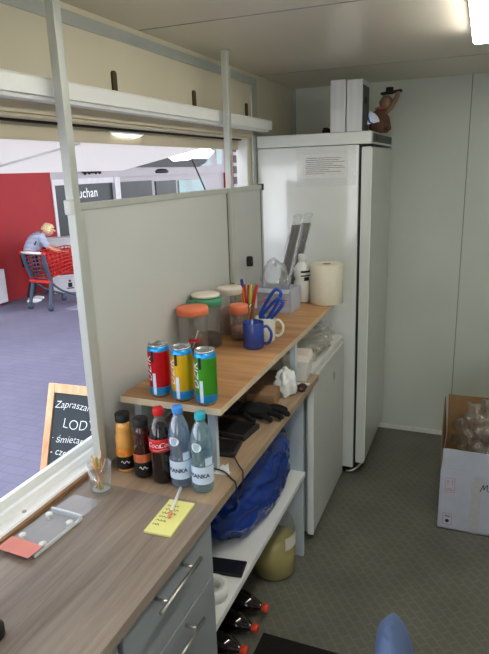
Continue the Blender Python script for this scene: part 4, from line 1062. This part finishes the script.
Rd = [.13, .135, .14, .12, .055, .06, .085, .095, .065, .042, .03, .095, .065, .042, .03, .06, .045, .034, .025, .06, .045, .034, .025]
skin_mesh('body', V, Ed, Rd, 'skin', P)
skin_mesh('striped_top', V[:4]+[(.245, 0, 1.25)]+V[15:17]+V[19:21], [(0, 1), (1, 2), (2, 3), (3, 4), (3, 5), (5, 6), (3, 7), (7, 8)], [.15, .155, .165, .145, .075, .078, .062, .078, .062], 'shirt', P)
skin_mesh('trousers', [(0, 0, .86)]+V[7:10]+V[11:14], [(0, 1), (1, 2), (2, 3), (0, 4), (4, 5), (5, 6)], [.145, .112, .082, .064, .112, .082, .064], 'trousers', P)
for y, x in ((.10, -.03), (-.105, -.08)):
    b = NB(); crumple(b, (x+.06, y, .045), (.135, .05, .05), 1, .05, 1, 3, flat=-.045); obj('shoe', b, 'shoe', P, smooth=True)
HT = Matrix.Translation((.365, 0, 1.275)) @ Matrix.Rotation(R(36), 4, 'Y') @ Matrix.Translation((-.355, 0, -1.375))
b = NB(); crumple(b, (.355, 0, 1.375), (.088, .078, .098), 0, .0, 1, 4, sharp=False)
for v in b.verts:
    q = v.co-Vector((.355, 0, 1.375))
    if q.x > .03 and q.z < -.02: v.co -= Vector((q.x*.15, 0, 0))
b.transform(HT); obj('head', b, 'skin', P, smooth=True)
b = NB(); crumple(b, (.418, 0, 1.352), (.018, .013, .02), 0, .1, 1, 2); b.transform(HT); obj('nose', b, 'skin', P, smooth=True)
for y in (-.03, .03):
    b = NB(); crumple(b, (.424, y, 1.378), (.009, .012, .007), 0, 0, 1, 2); b.transform(HT); obj('eye', b, 'dark_brown', P, smooth=True)
for y in (-.08, .08):
    b = NB(); crumple(b, (.35, y, 1.365), (.018, .009, .026), 0, .05, 1, 2); b.transform(HT); obj('ear', b, 'skin', P, smooth=True)
b = NB(); tube(b, smooth_path([(.417, -.022, 1.325), (.425, 0, 1.322), (.417, .022, 1.325)], 4), .004, 6); b.transform(HT); obj('mouth', b, 'print_red', P)
b = NB(); crumple(b, (.335, 0, 1.405), (.122, .112, .112), 7, .22, 4.5, 4)
for v in b.verts:
    if v.co.x > .385 and v.co.z < 1.42: v.co.x = .385-(v.co.x-.385)*.3
    if v.co.z < 1.34: v.co.z = 1.34
b.transform(HT); obj('hair', b, 'hair', P, smooth=True)
b = NB(); tube(b, smooth_path([(.36, -.09, 1.44), (.415, -.05, 1.475), (.42, 0, 1.478), (.415, .05, 1.475), (.36, .09, 1.44)], 4), .009, 6)
for y in (-.045, .045): obox(b, (.415, y, 1.476), (.012, .055, .04), (0, R(-30), 0), .004)
b.transform(HT); obj('sunglasses', b, 'blackgloss', P)
for sy, ty in ((1, .15), (-1, -.16)):
    hx, hz = .57, (.92 if sy > 0 else .91)
    b = NB(); crumple(b, (hx+.035, ty, hz-.004), (.045, .036, .016), 2, .05, 1.5, 3)
    for k, (ln_, q) in enumerate(((.062, -.026), (.072, -.009), (.068, .009), (.054, .026))):
        tube(b, smooth_path([(hx+.06, ty+q, hz), (hx+.06+ln_*.5, ty+q*1.15, hz-.006), (hx+.06+ln_*.9, ty+q*1.2, hz-.032)], 3), [.0095]*6+[.007], 8)
    tube(b, smooth_path([(hx+.015, ty-sy*.025, hz-.004), (hx+.04, ty-sy*.05, hz-.01), (hx+.068, ty-sy*.055, hz-.022)], 3), [.0105]*6+[.008], 8)
    obj('hand', b, 'skin', P, smooth=True)
b = NB(); tube(b, [(.10, -.15, 1.06), (.155, -.165, 1.16), (.23, -.15, 1.27)], .012, 6); obj('bag_strap', b, 'trousers', P)

def wire_panel(bm, c00, c10, c11, c01, nu, nv, r=.006):
    A, B, C_, D_ = [Vector(q) for q in (c00, c10, c11, c01)]
    for i in range(nu+1):
        u = i/nu; tube(bm, [A.lerp(B, u), D_.lerp(C_, u)], r, 4)
    for j in range(nv+1):
        v = j/nv; tube(bm, [A.lerp(D_, v), B.lerp(C_, v)], r, 4)
T_ = thing('shopping_trolley', 'shopping trolley with grey frame and red basket outside', 'trolley', (-6.99, 7.72, -.55), R(84))
# local: +x along the trolley (front), +y to its left; the handle is at x = 0
hw = .24
b = NB()
for s in (-1, 1):
    tube(b, smooth_path([(-.02, s*hw, 1.0), (.02, s*hw, .80), (.10, s*hw*.9, .5), (.06, s*hw*.95, .28), (.02, s*hw, .10)], 5), .030, 8)
    tube(b, smooth_path([(.10, s*hw*.9, .5), (.35, s*hw*.85, .30), (.78, s*hw*.75, .12)], 5), .02, 8)
tube(b, [(.10, -hw*.9, .5), (.10, hw*.9, .5)], .018, 8)
obj('frame', b, 'cart_grey', T_)
b = NB(); tube(b, [(-.02, -hw-.02, 1.0), (-.02, hw+.02, 1.0)], .022, 10); h_ = obj('handle', b, 'white', T_)
for s in (-1, 1):
    b = NB(); tube(b, [(-.02, s*(hw+.0), 1.0), (-.02, s*(hw+.05), 1.0)], .03, 10); obj('handle_end', b, 'cart_red', h_)
b = NB(); wire_panel(b, (.08, -hw, .55), (.08, hw, .55), (.02, hw, .96), (.02, -hw, .96), 6, 6, .008); obj('rear_gate', b, 'cart_grey', T_)
b = NB()
for s in (-1, 1): wire_panel(b, (.08, s*hw, .56), (.86, s*hw*.72, .66), (.92, s*hw*.8, 1.0), (.02, s*hw, .97), 9, 6, .009)
wire_panel(b, (.86, -hw*.72, .66), (.86, hw*.72, .66), (.92, hw*.8, 1.0), (.92, -hw*.8, 1.0), 5, 6, .009)
wire_panel(b, (.08, -hw, .56), (.86, -hw*.72, .66), (.86, hw*.72, .66), (.08, hw, .56), 9, 5, .008)
obj('basket', b, 'cart_red', T_)
b = NB(); obox(b, (.07, 0, .50), (.05, 2*hw, .05), (0, 0, 0), .008); obj('rear_bumper', b, 'cart_red', T_)
for x, s in ((.02, -1), (.02, 1), (.76, -1), (.76, 1)):
    b = NB(); lathe(b, [(.02, -.018), (.062, -.016), (.062, .016), (.02, .018)], 18); b.transform(Matrix.Translation((x, s*hw*(1 if x < .1 else .76), .0625)) @ Matrix.Rotation(pi/2, 4, 'X')); obj('wheel', b, 'cart_grey', T_)
SP = (-7.60, 9.28)
t = thing('white_carton', 'white carton with a small dark figure mark standing behind the trolley', 'box', (SP[0], SP[1], -.55), R(42))
b = NB(); box(b, -.30, .30, -.2, .2, 0, .36, .01); obj('carton', b, 'fascia_white', t)
for n_, a_ in (('printed_body', (-.02, .06, .11, .20)), ('printed_head', (.0, .04, .215, .255)), ('printed_base', (-.05, .09, .08, .10))):
    b = NB(); box(b, a_[0], a_[1], -.2014, -.2004, a_[2], a_[3]); obj(n_, b, 'black', t)
t = thing('slatted_crate', 'red slatted crate stacked on the white carton behind the trolley', 'crate', (SP[0], SP[1], -.1895), R(42))
b = NB(); box(b, -.40, .46, -.19, .21, 0, .52); obj('tub', b, 'red_dark', t)
b = NB()
for k in range(6): box(b, -.405, .465, -.2005, -.1905, .02+.085*k, .07+.085*k)
for k in range(7): obox(b, (-.36+.13*k, -.203, .26), (.03, .006, .52), (0, R(14), 0))
obj('slats', b, 'cart_red', t)
t = thing('grey_tray', 'pale grey plastic tray on top of the red slatted crate', 'tray', (SP[0], SP[1], .331), R(42))
b = NB(); box(b, -.34, .34, -.17, .17, 0, .02); 
for a_ in ((-.34, .34, -.17, -.155), (-.34, .34, .155, .17), (-.34, -.325, -.155, .155), (.325, .34, -.155, .155)): box(b, *a_, .02, .19)
obj('tray', b, 'mini', t)
b = NB(); box(b, -.355, .355, -.185, -.155, .17, .195, .004); box(b, -.355, .355, .155, .185, .17, .195, .004); obj('rim', b, 'fascia_white', t)

# ------------------------------------------------------------------ light
w = bpy.data.worlds.new('sky'); SC.world = w; w.use_nodes = True
wn, wl = w.node_tree.nodes, w.node_tree.links; wn.clear()
wo = wn.new('ShaderNodeOutputWorld'); bg = wn.new('ShaderNodeBackground'); tcw = wn.new('ShaderNodeTexCoord'); sp = wn.new('ShaderNodeSeparateXYZ'); rp = wn.new('ShaderNodeValToRGB')
wl.new(tcw.outputs['Generated'], sp.inputs[0]); wl.new(sp.outputs['Z'], rp.inputs['Fac'])
rp.color_ramp.elements[0].position = .0; rp.color_ramp.elements[0].color = (1.75, 1.8, 1.9, 1)
rp.color_ramp.elements[1].position = .45; rp.color_ramp.elements[1].color = (.74, .82, .98, 1)
wl.new(rp.outputs['Color'], bg.inputs['Color']); bg.inputs['Strength'].default_value = 1.5
wl.new(bg.outputs[0], wo.inputs['Surface'])
sun = bpy.data.lights.new('sun', 'SUN'); sun.energy = .8; sun.angle = R(12); sun.color = (1, .97, .92)
so = bpy.data.objects.new('sun', sun); COL.objects.link(so); so.rotation_euler = (R(40), R(8), R(-60))
SC.view_settings.view_transform = 'Standard'; SC.view_settings.look = 'None'; SC.view_settings.exposure = .62; SC.view_settings.gamma = .90
SC.cycles.use_denoising = True
SC.cycles.max_bounces = 10; SC.cycles.transparent_max_bounces = 24; SC.cycles.diffuse_bounces = 5
SC.cycles.sample_clamp_indirect = 6
